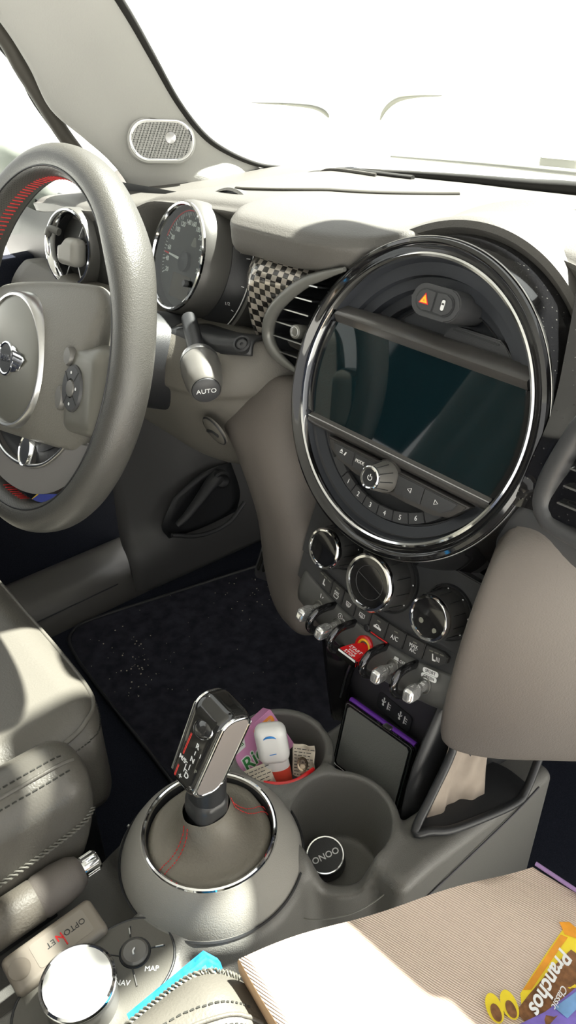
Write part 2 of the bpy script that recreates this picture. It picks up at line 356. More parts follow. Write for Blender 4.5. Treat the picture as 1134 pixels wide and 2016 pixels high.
# crease and defroster outlet in the top
SD=snapper(pad_)
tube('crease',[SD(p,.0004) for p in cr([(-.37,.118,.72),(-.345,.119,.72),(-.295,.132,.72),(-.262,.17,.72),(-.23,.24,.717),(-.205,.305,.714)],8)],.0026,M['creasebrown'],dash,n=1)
vt=tube('defroster_vent',[SD(p,.0015) for p in cr([(-.470,.312,.704),(-.455,.335,.704),(-.375,.349,.706),(-.325,.362,.706)],8)],.0055,M['rubber'],dash,n=1,flat=.6)
tube('vent_lip',[SD(p,.002) for p in cr([(-.452,.318,.707),(-.44,.321,.709),(-.375,.329,.709),(-.36,.331,.708)],8)],.0022,M['dash'],vt,n=1)
tube('seam',[SD(p,.0003) for p in cr([(-.075,.30,.7145),(.0,.34,.7125),(.1,.36,.7115)],8)],.0016,M['creasebrown'],dash,n=1)
# driver's lower dash: column-side slope, crease and knee panel
rows=[]
for X,dz in ((-.66,-.0),(-.55,-.0),(-.45,0),(-.36,0),(-.28,.0),(-.21,.004),(-.165,.008),(-.12,.01),(-.09,.01)):
    yb=.0 if X<-.3 else .0+(X+.3)*.25; sh=0 if X<-.225 else (X+.225)*1.5
    rows.append([(p[0],p[1]+sh,p[2]) for p in [(X,.05,.600+dz),(X,-.012,.609+dz),(X,-.030,.605+dz),(X,-.048,.585+dz),(X,-.052,.562+dz),(X,-.045,.552+dz),(X,-.038,.53+dz),(X,-.02+yb,.48+dz),(X,.0+yb,.452+dz),(X,.035+yb,.443+dz),(X,.15,.445+dz)]])
surf('knee_panel',rows,M['dashlow'],dash,n=5,k=5,thick=-.003)

surf('dash_core',[[(-.66,.09,.70),(-.4,.12,.70),(-.2,.07,.70),(-.05,.11,.70)],[(-.66,.09,.62),(-.4,.12,.62),(-.2,.07,.62),(-.05,.11,.62)],[(-.66,.09,.50),(-.4,.12,.50),(-.2,.09,.50),(-.05,.11,.50)]],M['black'],dash,n=3,k=3)
surf('left_fascia',[[(-.86,.04,.66),(-.86,.03,.63),(-.86,.03,.58),(-.86,.06,.50)],[(-.70,.02,.66),(-.70,.01,.63),(-.70,.012,.58),(-.70,.05,.56)],[(-.60,.01,.675),(-.60,.0,.64),(-.60,.002,.59),(-.60,.04,.57)],[(-.50,.012,.688),(-.50,.003,.65),(-.50,.006,.60),(-.50,.05,.58)],[(-.44,.03,.695),(-.44,.025,.65),(-.44,.03,.61),(-.44,.07,.59)]],M['dashdark'],dash,n=5,k=5)

M['bonnet']=mat('white_car_paint',(.75,.75,.74),.25,coat=.5)
struct(surf('wall_bonnet',[[(-.74,.12,.655),(-.3,.38,.660),(0,.43,.662),(.3,.38,.660),(.74,.12,.655)],[(-.74,.8,.64),(-.3,.85,.668),(0,.87,.672),(.3,.85,.668),(.74,.8,.64)],[(-.70,1.3,.54),(-.3,1.45,.57),(0,1.48,.58),(.3,1.45,.57),(.70,1.3,.54)]],M['bonnet'],thick=-.01))
# mirror and housing block added out of view to shade the console
rv=thing('added_shade_mirror','unseen black mirror and block added at the top of the windscreen to shade the console','mirror',(.0,.06,1.02))
sdf_mesh('mirror_shell',lambda X,Y,Z: sbox(X,Y,Z,(.0,.035,1.02),(.090,.022,.036),.02),(-.14,.01,.97),(.14,.06,1.07),.006,M['rubber'],rv)
sdf_mesh('added_shade_block',lambda X,Y,Z: sbox(X,Y+.45*(Z-1.05),Z,(-.01,.118,.995),(.120,.055,.034),.02),(-.14,.02,.95),(.12,.23,1.04),.007,M['rubber'],rv)
rbox('mirror_glass',.165,.06,.002,M['chrome'],rv,frame((0,.0125,1.02),x=(1,0,0),z=(0,-1,0)),r=.02)
M['ventframe']=mat('vent_frame_grey',(.17,.17,.158),.35,.3)
# ================================================================== carbon weave trim, vents, knee wings
def carbon():
    m=bpy.data.materials.new('silver_carbon_weave'); m.use_nodes=True; n=m.node_tree; b=n.nodes['Principled BSDF']
    tc=n.nodes.new('ShaderNodeTexCoord'); mp=n.nodes.new('ShaderNodeMapping'); mp.inputs['Rotation'].default_value=(0,0,math.radians(0))
    ck=n.nodes.new('ShaderNodeTexChecker'); ck.inputs['Scale'].default_value=1
    ck.inputs[1].default_value=(.42,.38,.33,1); ck.inputs[2].default_value=(.02,.018,.016,1)
    n.links.new(tc.outputs['UV'],mp.inputs[0]); n.links.new(mp.outputs[0],ck.inputs[0]); n.links.new(ck.outputs[0],b.inputs['Base Color'])
    b.inputs['Roughness'].default_value=.22; b.inputs['Metallic'].default_value=.55; b.inputs['Coat Weight'].default_value=.8; b.inputs['Coat Roughness'].default_value=.04
    return m
M['carbon']=carbon()
ZR=((.034,.702,-.101),(.02,.693,-.124),(.006,.676,-.151),(.005,.65,-.182),(.015,.614,-.186),(.04,.594,-.160))
ct=[]
for f in (0,.15,.45,.75,1):
    ct.append([((-.222+.010*min(1,f*6))*(1-f)+xe*f,y+(.012 if f==0 else .010*f),z) for y,z,xe in ZR])
cto=surf('carbon_trim',ct,M['carbon'],dash,n=6,k=8)
uv=cto.data.uv_layers.new(name='weave'); cs={}
for lp in cto.data.loops:
    v=cto.data.vertices[lp.vertex_index].co+Vector((0,.2,.6)); uv.data[lp.index].uv=(v.x/.0062,(v.z*1.0-max(0,(v.z-.685))*0+ v.y*.4)/.0055)
# air vents either side of the round display (crescents concentric with it)
def vent(name,label,a0,a1,r0,r1,z,kn,group='air vents beside the display'):
    t=thing(name,label,'air vent',FD@Vector((r1*math.cos(math.radians((a0+a1)/2)),r1*math.sin(math.radians((a0+a1)/2)),z)),None,group)
    lathe('vent_duct',[(r0,z),(r0+.002,z-.03),(r1-.002,z-.03),(r1,z)],M['black'],t,FD,seg=30,a0=a0,a1=a1)
    pts=[(r1*math.cos(math.radians(a)),r1*math.sin(math.radians(a)),z) for a in np.linspace(a0,a1,9)]
    tube('vent_frame',pts,[.001,.004,.0055,.006,.006,.006,.0055,.004,.001],M['ventframe'],t,FD,n=5)
    for k,a in enumerate(np.linspace(a0+4,a1-4,8)):
        q=math.radians(a); cen=Vector(((r0+r1)/2*math.cos(q),(r0+r1)/2*math.sin(q),z-.010))
        s=rbox('slat',(r1-r0)*.98,.0016,.014,M['black'],t,FD@T(*cen)@R(18+ (a-90)*.0),r=.0007,bev=.0003,z0=-.007)
        e=rbox('slat_edge',(r1-r0)*.98,.0011,.0008,M['satin'],s,FD@T(*cen)@R(18),r=.0005,bev=.0002,z0=.007)
    q=math.radians(kn); cen=((r0+r1)/2*math.cos(q)-.002,(r0+r1)/2*math.sin(q),z-.012)
    kb=lathe('vent_knob',[(0,.016),(.0035,.016),(.0048,.0175),(.0062,.0165),(.0066,.013),(.0058,.0),(.0058,-.01)],M['ventframe'],t,FD@T(*cen),seg=32)
    lathe('knob_ring',[(.0035,.0161),(.0042,.0178),(.0052,.0172)],M['satin'],kb,FD@T(*cen),seg=32)
vl=thing('air_vent','slatted crescent air vent with round grey knob, between carbon trim and round display','air vent',(-.15,.02,.64),None,'air vents beside the display')
VFP=[(-.093,.022,.703),(-.118,.019,.693),(-.140,.017,.682),(-.166,.015,.662),(-.181,.014,.645),(-.188,.014,.627),(-.184,.014,.613),(-.171,.016,.602),(-.150,.018,.595)]
tube('vent_frame',VFP,[.002,.0042,.0055,.0062,.0064,.0064,.0060,.005,.002],M['ventframe'],vl,n=6)
surf('vent_duct',[VFP,[(x+.012,y+.035,z) for x,y,z in VFP],[(-.09,.06,z) for x,y,z in VFP]],M['black'],vl,n=3,k=3)
vx=lambda z: float(np.interp(z,[q[2] for q in VFP[::-1]],[q[0] for q in VFP[::-1]]))
for k in range(6):
    z=.609+k*.0145; x0=vx(z)+.003; x1=-math.sqrt(.136**2-((z-.62)/.95)**2); f=frame(((x0+x1)/2,.020,z),x=(1,.0,.05),y=(0,.25,1))
    q=rbox('slat',x1-x0,.0016,.020,M['black'],vl,f,r=.0007,bev=.0003,z0=-.016); rbox('slat_edge',x1-x0,.0011,.0010,M['satin'],q,f,r=.0005,bev=.0002,z0=.004)
kf_=frame((-.139,.008,.640),z=(.1,-1,.25),x=(1,0,0))
kb2=lathe('vent_knob',[(0,.002),(.0035,.002),(.0048,.0035),(.0062,.0025),(.0066,-.001),(.0058,-.012),(.0058,-.02)],M['ventframe'],vl,kf_,seg=32)
lathe('knob_ring',[(.0035,.0021),(.0042,.0038),(.0052,.0032)],M['satin'],kb2,kf_,seg=32)
vr=thing('air_vent','slatted air vent cut off by the right edge of the photo, beside the gloss panel','air vent',(.16,.0,.63),None,'air vents beside the display')
surf('vent_duct',[[(.146,.004,.60),(.155,.05,.60)],[(.150,.004,.63),(.16,.05,.63)],[(.156,.004,.665),(.165,.05,.665)]],M['black'],vr,n=4,k=2,thick=.002)
tube('vent_frame',[(.185,-.004,.682),(.163,-.006,.670),(.150,-.006,.64),(.141,-.006,.604),(.146,-.008,.588),(.165,-.012,.583),(.24,-.014,.585),(.262,-.014,.60),(.266,-.012,.64),(.262,-.008,.675),(.24,-.005,.684)],[.006,.007,.008,.0085,.008,.006,.006,.006,.006,.006,.006],M['charcoal'],vr,n=6,closed=True)
for k in range(5):
    z=.602+k*.014; q=rbox('slat',.10,.0016,.022,M['black'],vr,frame((.205+k*.002,.008,z),x=(1,.0,.04),y=(0,.2,1)),r=.0007,bev=.0003)
    rbox('slat_edge',.10,.0012,.001,M['satin'],q,frame((.205+k*.002,.008,z),x=(1,.0,.04),y=(0,.2,1)),r=.0005,bev=.0002,z0=.022)
# passenger-side gloss decor panel
surf('gloss_panel',[[(.10,.055,.735),(.115,.03,.70),(.128,.005,.66),(.128,-.012,.62),(.12,-.012,.585)],[(.16,.05,.72),(.165,.03,.69),(.165,.012,.66),(.162,-.005,.62),(.155,-.012,.59)],[(.3,.04,.70),(.3,.02,.68),(.3,.008,.65),(.3,-.0,.61),(.3,.01,.58)],[(.6,.04,.68),(.6,.02,.66),(.6,.01,.63),(.6,.01,.60),(.6,.02,.57)]],M['gloss'],dash,n=6,k=6)
surf('passenger_dash',[[(.06,.03,.60),(.085,.01,.575),(.09,-.005,.55),(.095,.01,.52),(.10,.05,.50)],[(.12,.03,.612),(.132,.0,.592),(.132,-.010,.572),(.13,.0,.54),(.13,.05,.51)],[(.2,.03,.61),(.2,.0,.595),(.2,-.012,.58),(.2,.0,.55),(.2,.05,.52)],[(.4,.03,.61),(.4,.005,.595),(.4,-.01,.58),(.4,.0,.55),(.4,.05,.52)],[(.66,.03,.6),(.66,.01,.585),(.66,-.0,.57),(.66,.01,.55),(.66,.05,.52)]],M['charcoal'],dash,n=6,k=6)
# knee wings flanking the centre stack
def wing(name,label,rows):
    t=thing(name,label,'knee pad',rows[-2][2],None,'padded wings of the centre stack')
    o=surf('padded_shell',rows,M['pad'],t,n=7,k=6,cv=True)
    bm=bmesh.new(); bm.from_mesh(o.data); bmesh.ops.holes_fill(bm,edges=[e for e in bm.edges if e.is_boundary],sides=0); bmesh.ops.recalc_face_normals(bm,faces=bm.faces); bm.to_mesh(o.data); bm.free()
    return t
wing('knee_wing','padded grey wing left of the climate dials, curving down to a rounded foot',[
 [(-.198,.105,.566),(-.225,.077,.561),(-.214,.05,.574),(-.192,.039,.58),(-.154,.05,.58),(-.132,.105,.574)],
 [(-.225,.105,.547),(-.267,.067,.536),(-.247,.026,.549),(-.198,.011,.574),(-.149,.02,.582),(-.127,.105,.574)],
 [(-.233,.097,.509),(-.274,.043,.507),(-.256,.0,.52),(-.2,-.021,.536),(-.136,-.006,.544),(-.117,.086,.536)],
 [(-.203,.09,.477),(-.237,.03,.48),(-.224,-.006,.49),(-.176,-.025,.498),(-.127,-.012,.503),(-.108,.079,.498)],
 [(-.176,.08,.422),(-.198,.021,.425),(-.187,-.009,.431),(-.15,-.024,.435),(-.105,-.014,.438),(-.093,.069,.433)],
 [(-.168,.075,.36),(-.189,.016,.363),(-.176,-.01,.365),(-.14,-.024,.367),(-.098,-.016,.369),(-.086,.065,.365)],
 [(-.159,.07,.324),(-.176,.012,.327),(-.163,-.01,.329),(-.132,-.024,.331),(-.095,-.018,.331),(-.084,.06,.329)],
 [(-.15,.06,.304),(-.163,.012,.305),(-.152,-.001,.304),(-.13,-.010,.305),(-.104,-.006,.307),(-.094,.05,.304)],
 [(-.14,.05,.296),(-.145,.019,.295),(-.138,.012,.295),(-.13,.009,.296),(-.115,.012,.296),(-.11,.039,.296)]])
wing('knee_wing','broad padded wing right of the climate dials, brown-grey and lit from below',[
 [(.10,.06,.575),(.118,-.010,.558),(.135,.0,.582),(.175,.02,.61),(.24,.06,.61),(.2,.12,.60)],
 [(.10,.06,.55),(.117,-.024,.535),(.140,-.022,.558),(.190,.010,.575),(.255,.07,.575),(.2,.14,.57)],
 [(.10,.06,.49),(.113,-.032,.494),(.140,-.036,.505),(.195,.005,.515),(.262,.09,.51),(.2,.16,.51)],
 [(.098,.06,.43),(.107,-.034,.438),(.134,-.038,.440),(.188,.005,.43),(.250,.09,.42),(.2,.16,.42)],
 [(.095,.06,.37),(.102,-.034,.372),(.127,-.036,.368),(.175,.012,.355),(.225,.09,.345),(.18,.16,.345)],
 [(.098,.05,.345),(.106,-.030,.346),(.128,-.028,.340),(.168,.024,.327),(.205,.09,.318),(.17,.15,.32)],
 [(.11,.05,.332),(.120,-.008,.334),(.135,-.004,.330),(.160,.034,.320),(.185,.09,.313),(.16,.14,.315)]])
# ================================================================== ROUND CENTRAL DISPLAY
cd=thing('central_display','big round dashboard display with black gloss ring and dark screen','display',(0,0,.62))
lathe('housing',[(.10,-.09),(.15,-.09),(.15,-.066),(.142,-.048),(.1345,-.033),(.1295,-.018),(.1275,-.004)],M['gloss'],cd,FD,seg=128)
lathe('outer_ring',[(.1275,-.006),(.1277,-.001),(.1262,.003),(.1235,.0045),(.1215,.0030),(.1205,.0005),(.1185,-.0012),(.1165,-.0010)],M['glossclean'],cd,FD,seg=160)
lathe('bright_ring',[(.1168,-.0012),(.1160,.0012),(.1145,.0020),(.1128,.0012),(.1120,-.0015),(.1118,-.006)],M['chrome'],cd,FD,seg=160)
lathe('ring_highlight',[(.1281,-.003),(.1285,-.0015),(.1283,-.0002),(.1278,.0)],M['satin'],cd,FD,seg=160)
M['recess']=mat('recess_plastic',(.032,.035,.042),.4,bump=.05,bscale=900)
lathe('recess',[(.1119,-.003),(.110,-.010),(.1005,-.012),(.0995,-.0165),(.0915,-.018),(.0905,-.026),(.083,-.0275),(.0822,-.036),(.0,-.037)],M['recess'],cd,FD,seg=128)
lathe('recess_edge',[(.0826,-.0268),(.0822,-.0262),(.0818,-.0268)],M['charcoal'],cd,FD,seg=100,a0=20,a1=160)
# screen block: chord-cut panel across the circle
def chord(y0,y1,R_,n=14):
    a=[];
    for i in range(n+1):
        y=y0+(y1-y0)*i/n; a.append((math.sqrt(R_*R_-y*y),y))
    return a+[(-x,y) for x,y in a[::-1]]
prism('screen_body',chord(-.0525,.0555,.1115),.024,M['charcoal'],cd,FD,bev=.0006,z0=-.032)
scr=prism('screen',chord(-.0412,.0425,.1062),.0012,M['screen'],cd,FD,z0=-.0075)
# bezel lips above and below the glass
M['bezel']=mat('bezel_satin_black',(.055,.052,.05),.32,bump=.05,bscale=900)
surf('upper_bezel',[[(x,.0415+0*x,-.0062),(x,.0440,-.0035),(x,.0478,-.0008),(x,.0485,-.0012),(x,.0568,-.010),(x,.0572,-.03)] for x in (-.0985,-.05,0,.05,.0985)],M['bezel'],cd,fr=FD,lin=True)
surf('lower_bezel',[[(x,-.0408,-.0062),(x,-.0428,-.0048),(x,-.0440,-.0036),(x,-.0478,-.0030),(x,-.0512,-.0055),(x,-.0525,-.02)] for x in (-.1005,-.05,0,.05,.1005)],M['bezel'],cd,fr=FD,lin=True)
tube('bezel_edge',[(-.1005,-.0440,-.0034),(0,-.0440,-.0034),(.1005,-.0440,-.0034)],.0006,M['satin'],cd,FD,n=2)
# side cheeks of gloss between the glass and the ring
for s in (-1,1):
    pl=[(s*math.sqrt(.1062**2-y*y),y) for y in np.linspace(-.040,.0415,10)]; pr=[(s*math.sqrt(.1117**2-y*y),y) for y in np.linspace(-.040,.0415,10)][::-1]
    prism('side_cheek',pl+pr,.004,M['glossclean'],cd,FD,z0=-.008,bev=.0005)
# hazard / lock pill switch
pf=FD@T(.004,.0808,.0)
pb=prism('switch_pod',rrect(.0475,.0245,.0122,8),.036,M['charcoal'],cd,pf,bev=.003,seg=4,z0=-.034)
prism('pod_groove',rrect(.0375,.0172,.0086,8),.0012,M['black'],pb,pf,z0=.0014,bev=.0003)
hl=[(x,y) for x,y in rrect(.0355,.0155,.0077,8) if x<=-.0004]; hl=[(-.0004,.00775)]+[p for p in rrect(.0355,.0155,.0077,8) if p[0]<-.001]+[(-.0004,-.00775)]
hb=prism('hazard_button',hl,.0018,M['charcoal'],cd,pf,bev=.0007,z0=.0014)
hr=[(-x,y) for x,y in hl[::-1]]
lb=prism('lock_button',hr,.0018,M['charcoal'],cd,pf,bev=.0007,z0=.0014)
def tri(r,w):
    o=[]
    for k in range(3):
        a=math.radians(90+120*k); o.append((r*math.cos(a),r*math.sin(a)))
    return o
tf=pf@T(-.0095,-.0004,.0033)
prism('warning_triangle',tri(.0056,0),.0003,M['red'],hb,tf)
prism('triangle_fill',tri(.0040,0),.0003,M['yellow'],hb,tf@T(0,0,.0002))
prism('triangle_core',tri(.0013,0),.0003,M['orange'],hb,tf@T(0,-.0003,.0004))
cf=pf@T(.0088,-.0003,.0033)
prism('car_icon',rrect(.0031,.0078,.0013),.0003,M['white'],lb,cf)
prism('car_icon_glass',[(-.0012,.0002),(.0012,.0002),(.0009,.0016),(-.0009,.0016)],.0003,M['black'],lb,cf@T(0,0,.0001))
lathe('icon_halo',[(.0046,.0),(.0048,.0002),(.005,0)],M['recess'],lb,cf,sx=.6)
# slotted tray under the pill
tr=prism('slot_ledge',[(.004,.0570),(.009,.0655),(.014,.0672),(.055,.0672),(.061,.0640),(.0705,.0570)],.016,M['charcoal'],cd,FD,bev=.001,z0=-.036)
prism('slot',rrect(.044,.0016,.0008),.0006,M['black'],tr,FD@T(.034,.0640,-.0203)@R(-1))
for s in (-1,1):
    tube('arc_rib',[(.079*math.cos(math.radians(a)),.079*math.sin(math.radians(a)),-.0362) for a in (np.linspace(46,70,5) if s>0 else np.linspace(110,135,5))],.0008,M['charcoal'],cd,FD,n=4)
# audio strip: four flat keys, volume knob and six presets
pan=lathe('audio_pan',[(.1100,-.008),(.1085,-.012),(.0990,-.014),(.0975,-.017)],M['charcoal'],cd,FD,seg=80,a0=205,a1=335)
def archord(y0,y1,R_): return chord(y0,y1,R_,8)
bar=prism('key_bar',[(-.0700,-.0535),(-.0640,-.0625),(-.052,-.0690),(-.03,-.0725),(0,-.074),(.03,-.0745),(.058,-.0735),(.072,-.0690),(.0800,-.0610),(.0870,-.0540)],.014,M['bezel'],cd,FD,bev=.0012,z0=-.016)
keys=[('seek_key',[(-.061,-.0555),(-.0345,-.0555),(-.0345,-.0682),(-.0500,-.0665),(-.0580,-.0625)]),('mode_key',[(-.0338,-.0555),(-.0100,-.0555),(-.0100,-.0700),(-.0338,-.0683)]),
      ('previous_key',[(.0165,-.0555),(.0440,-.0555),(.0440,-.0700),(.0165,-.0715)]),('next_key',[(.0447,-.0555),(.0775,-.0555),(.0745,-.0615),(.0660,-.0680),(.0447,-.0700)])]
kk={}
for nm,pts in keys: kk[nm]=prism(nm,pts,.0016,M['charcoal'],cd,FD,bev=.0006,z0=-.0024)
text('lettering','MODE',.0043,M['white'],kk['mode_key'],FD@T(-.0262,-.0612,-.0007),sx=.85)
text('lettering','⏏',.0052,M['white'],kk['seek_key'],FD@T(-.0500,-.0605,-.0007)) if False else None
prism('symbol',[(-.0018,0),(0,.0024),(.0018,0)],.0002,M['white'],kk['seek_key'],FD@T(-.0490,-.0600,-.0007)); prism('symbol',rrect(.0036,.0008,.0003),.0002,M['white'],kk['seek_key'],FD@T(-.0490,-.0612,-.0007)); prism('symbol',[(-.0014,-.0015),(.0002,.0018),(.0016,.0018),(.0002,-.0015)],.0002,M['white'],kk['seek_key'],FD@T(-.0443,-.0606,-.0007))
def tri_outline(dirn,fr,p):
    a=[(.0020*dirn,0),(-.0016*dirn,.0019),(-.0016*dirn,-.0019)]
    tube('arrow',[(x,y,0) for x,y in a],.0003,M['white'],p,fr,n=1,closed=True,seg=6)
tri_outline(-1,FD@T(.0310,-.0628,-.0006),kk['previous_key']); tri_outline(1,FD@T(.0585,-.0622,-.0006),kk['next_key'])
kf=FD@T(.0035,-.0625,-.002)
prism('knob_plinth',[(-.0145,0)]+[(.0145*math.cos(math.radians(a)),.0145*math.sin(math.radians(a))) for a in range(170,9,-20)]+[(.0145,0),(.0225,-.0065)]+[(.0145*math.cos(math.radians(a)),.0145*math.sin(math.radians(a))) for a in range(-30,-171,-20)],.004,M['bezel'],cd,kf,bev=.001,z0=-.004)
kb=lathe('volume_knob',[(.0132,0),(.0129,.005),(.0098,.0195),(.0092,.0205)],M['ventframe'],cd,kf,seg=48)
M['knobgrey']=mat('knob_soft_grey',(.15,.145,.135),.35,.25); kb.data.materials[0]=M['knobgrey']
lathe('knob_chrome_ring',[(.0100,.0190),(.0098,.0206),(.0088,.0214),(.0076,.0211),(.0074,.0203)],M['chrome'],kb,kf,seg=48)
lathe('power_button',[(.0075,.0204),(.0060,.0200),(0,.0199)],M['black'],kb,kf,seg=40)
pwf=kf@T(0,0,.0200)
tube('power_symbol',[(.0022*math.sin(math.radians(a)),.0022*math.cos(math.radians(a)),0) for a in np.linspace(40,320,9)],.0003,M['white'],kb,pwf,n=3,seg=6)
tube('power_symbol_bar',[(0,.0004,0),(0,.0030,0)],.0003,M['white'],kb,pwf,n=1,seg=6)
for a in range(0,360,36):
    q=math.radians(a); tube('grip_line',[(.0131*math.cos(q),.0131*math.sin(q),.006),(.0099*math.cos(q),.0099*math.sin(q),.0190)],.0004,M['black'],kb,kf,n=1,seg=6)
# preset arc: blank end, 1-6, blank end; arc of radius 0.062 about a centre high above
ac=Vector((.0,-.0095,0)); r0,r1=.0805,.0895
angs=np.linspace(-127.5,-52.5,9)
angs=[-136,-123,-112.5,-101.8,-90.5,-79,-68,-57,-46]
for i in range(8):
    pts=[(ac.x+r1*math.cos(math.radians(a)),ac.y+r1*math.sin(math.radians(a))) for a in np.linspace(angs[i]+.35,angs[i+1]-.35,5)]+[(ac.x+r0*math.cos(math.radians(a)),ac.y+r0*math.sin(math.radians(a))) for a in np.linspace(angs[i+1]-.35,angs[i]+.35,5)]
    o=prism('preset_key' if 0<i<7 else 'blank_key',pts,.004,M['charcoal'],cd,FD,bev=.0004,z0=-.0135)
    if 0<i<7:
        am=math.radians((angs[i]+angs[i+1])/2); text('numeral',str(i),.0062,M['white'],o,FD@T(ac.x+.085*math.cos(am),ac.y+.085*math.sin(am),-.0093)@R((math.degrees(am)+90)*.35),sx=.85)
lathe('audio_floor',[(.1,-.016),(.0,-.016)],M['black'],cd,FD,seg=60,a0=200,a1=340)
# ================================================================== INSTRUMENT CLUSTER
KF0=frame((-.349,.0185,.6655),x=(1,0,0),z=(0,-math.cos(.35),math.sin(.35)))
KF=KF0@R(-6,'Y')
ic=thing('instrument_cluster','round speedometer pod with chrome rim and curved fuel gauge behind the steering wheel','instrument cluster',(-.349,.02,.6655))
M['clusterbody']=mat('cluster_plastic',(.085,.083,.078),.4,bump=.1,bscale=900)
lathe('housing',[(.0,-.12),(.070,-.12),(.0815,-.10),(.0835,-.066),(.0822,-.050),(.0790,-.0485)],M['clusterbody'],ic,KF,seg=96)
lathe('speedometer_tube',[(.064,-.052),(.0615,-.030),(.0605,-.010),(.0590,-.004),(.0565,-.0005)],M['clusterbody'],ic,KF,seg=96)
lathe('gap',[(.060,-.0520),(.0795,-.0520)],M['black'],ic,KF,seg=96)
lathe('chrome_rim',[(.0572,-.0015),(.0570,.0010),(.0555,.0022),(.0538,.0015),(.0530,-.001)],M['chrome'],ic,KF,seg=120)
lathe('inner_ring',[(.0532,-.0005),(.0515,-.010)],M['charcoal'],ic,KF,seg=96)
M['gauge']=mat('gauge_face',(.045,.046,.042),.35,coat=.4)
gf=lathe('gauge_face',[(.0532,-.0098),(0,-.0098)],M['gauge'],ic,KF,seg=96)
for k in range(53):
    a=math.radians(208-k*4.6); big=k%4==0
    if not(k<53): break
    r0=.0475; L=.0055 if big else .0034
    rbox('tick',.0009 if big else .0006,L,.0003,M['white'],gf,KF@T((r0-L/2)*math.cos(a),(r0-L/2)*math.sin(a),-.0097)@R(math.degrees(a)-90),r=.0002,bev=0)
pts=[(.0492*math.cos(math.radians(a)),.0492*math.sin(math.radians(a)),-.0095) for a in np.linspace(160,62,14)]
tube('red_band',pts,.0007,M['red'],gf,KF,n=2,seg=6)
for i,v in enumerate(range(20,261,20)):
    a=math.radians(208-i*4.6*4/ (1.0)*1.0*(1.0)) if False else math.radians(208-i*18.4)
    text('numeral',str(v),.0072,M['white'],gf,KF@T(.0370*math.cos(a),.0370*math.sin(a),-.0096),bold=.0001)
lathe('needle_boss',[(.0105,-.0097),(.0105,-.0055),(.0085,-.0045),(0,-.0045)],M['black'],gf,KF@T(.006,-.003,0),seg=40)
nd=prism('needle',[(.002,.0016),(-.036,.0007),(-.040,0),(-.036,-.0007),(.002,-.0016)],.0008,M['white'],gf,KF@T(.004,-.002,-.0055)@R(-4))
prism('needle_tip',[(-.030,.0010),(-.0405,.0005),(-.0405,-.0005),(-.030,-.0010)],.0009,M['red'],nd,KF@T(.004,-.002,-.0054)@R(-4))
M['lcd']=mat('lcd_panel',(.10,.085,.065),.25,coat=.5)
rbox('display_window',.040,.026,.0006,M['lcd'],gf,KF@T(.004,-.030,-.0094),r=.002,bev=.0002)
M['tellgrey']=mat('telltale_grey',(.20,.20,.17),.4)
cgf=KF@T(.016,.019,-.0094)
prism('telltale',[(-.006,-.004),(-.004,.0005),(-.002,.0045),(.002,.0045),(.004,.0005),(.006,-.004),(.003,-.005),(-.003,-.005)],.0003,M['tellgrey'],gf,cgf)
lathe('reset_button',[(0,.004),(.0030,.004),(.0035,.003),(.0035,-.0097)],M['black'],ic,KF@T(.0335,-.0225,0),seg=24)
M['lens']=M['glass']
lathe('lens',[(.0531,-.0012),(0,-.0008)],M['glass'],ic,KF,seg=64)
# curved fuel gauge to the right of the speedometer
def arcpts(r0,r1,a0,a1,n=24): return [(r1*math.cos(math.radians(a)),r1*math.sin(math.radians(a))) for a in np.linspace(a0,a1,n)]+[(r0*math.cos(math.radians(a)),r0*math.sin(math.radians(a))) for a in np.linspace(a1,a0,n)]
fg=lathe('fuel_gauge',[(.0610,-.052),(.0620,-.0305),(.0640,-.0300),(.0790,-.0490),(.0795,-.052)],M['black'],ic,KF,seg=40,a0=-84,a1=24)
def fgp(r): return -.0300-(r-.0640)*1.2667+.0005
tube('gauge_outline',[(.0775*math.cos(math.radians(a)),.0775*math.sin(math.radians(a)),fgp(.0775)) for a in np.linspace(22,-82,16)],.0006,M['white'],fg,KF,n=3,seg=6)
for a,L in ((14,.004),(-8,.003),(-30,.003),(-48,.003),(-70,.004)):
    q=math.radians(a); rbox('gauge_tick',L,.0007,.0003,M['white'],fg,KF@T(.0745*math.cos(q),.0745*math.sin(q),fgp(.0745))@R(a)@R(51,'Y'),r=.0002,bev=0)
for a,s in ((19,'1'),(-27,'1/2'),(-76,'0')):
    q=math.radians(a); text('numeral',s,.0046,M['white'],fg,KF@T(.0695*math.cos(q),.0695*math.sin(q),fgp(.0695))@R(a)@R(51,'Y')@R(-a))
tube('reserve_mark',[(.0755*math.cos(math.radians(a)),.0755*math.sin(math.radians(a)),fgp(.0755)) for a in (-52,-60,-66)]+[(.0690*math.cos(math.radians(-66)),.0690*math.sin(math.radians(-66)),fgp(.0690))],.0007,M['red'],fg,KF,n=1,seg=6)
# smaller rev counter tucked in at the left
TF=KF@T(-.085,.0,-.028)
rc=lathe('rev_counter',[(.040,-.06),(.0430,-.03),(.0425,-.004),(.041,.0)],M['clusterbody'],ic,TF,seg=64)
lathe('rev_counter_rim',[(.0413,-.001),(.0408,.001),(.0395,.0015),(.038,.0),(.037,-.004)],M['chrome'],rc,TF,seg=80)
lathe('rev_counter_face',[(.038,-.006),(0,-.006)],M['gauge'],rc,TF,seg=48)
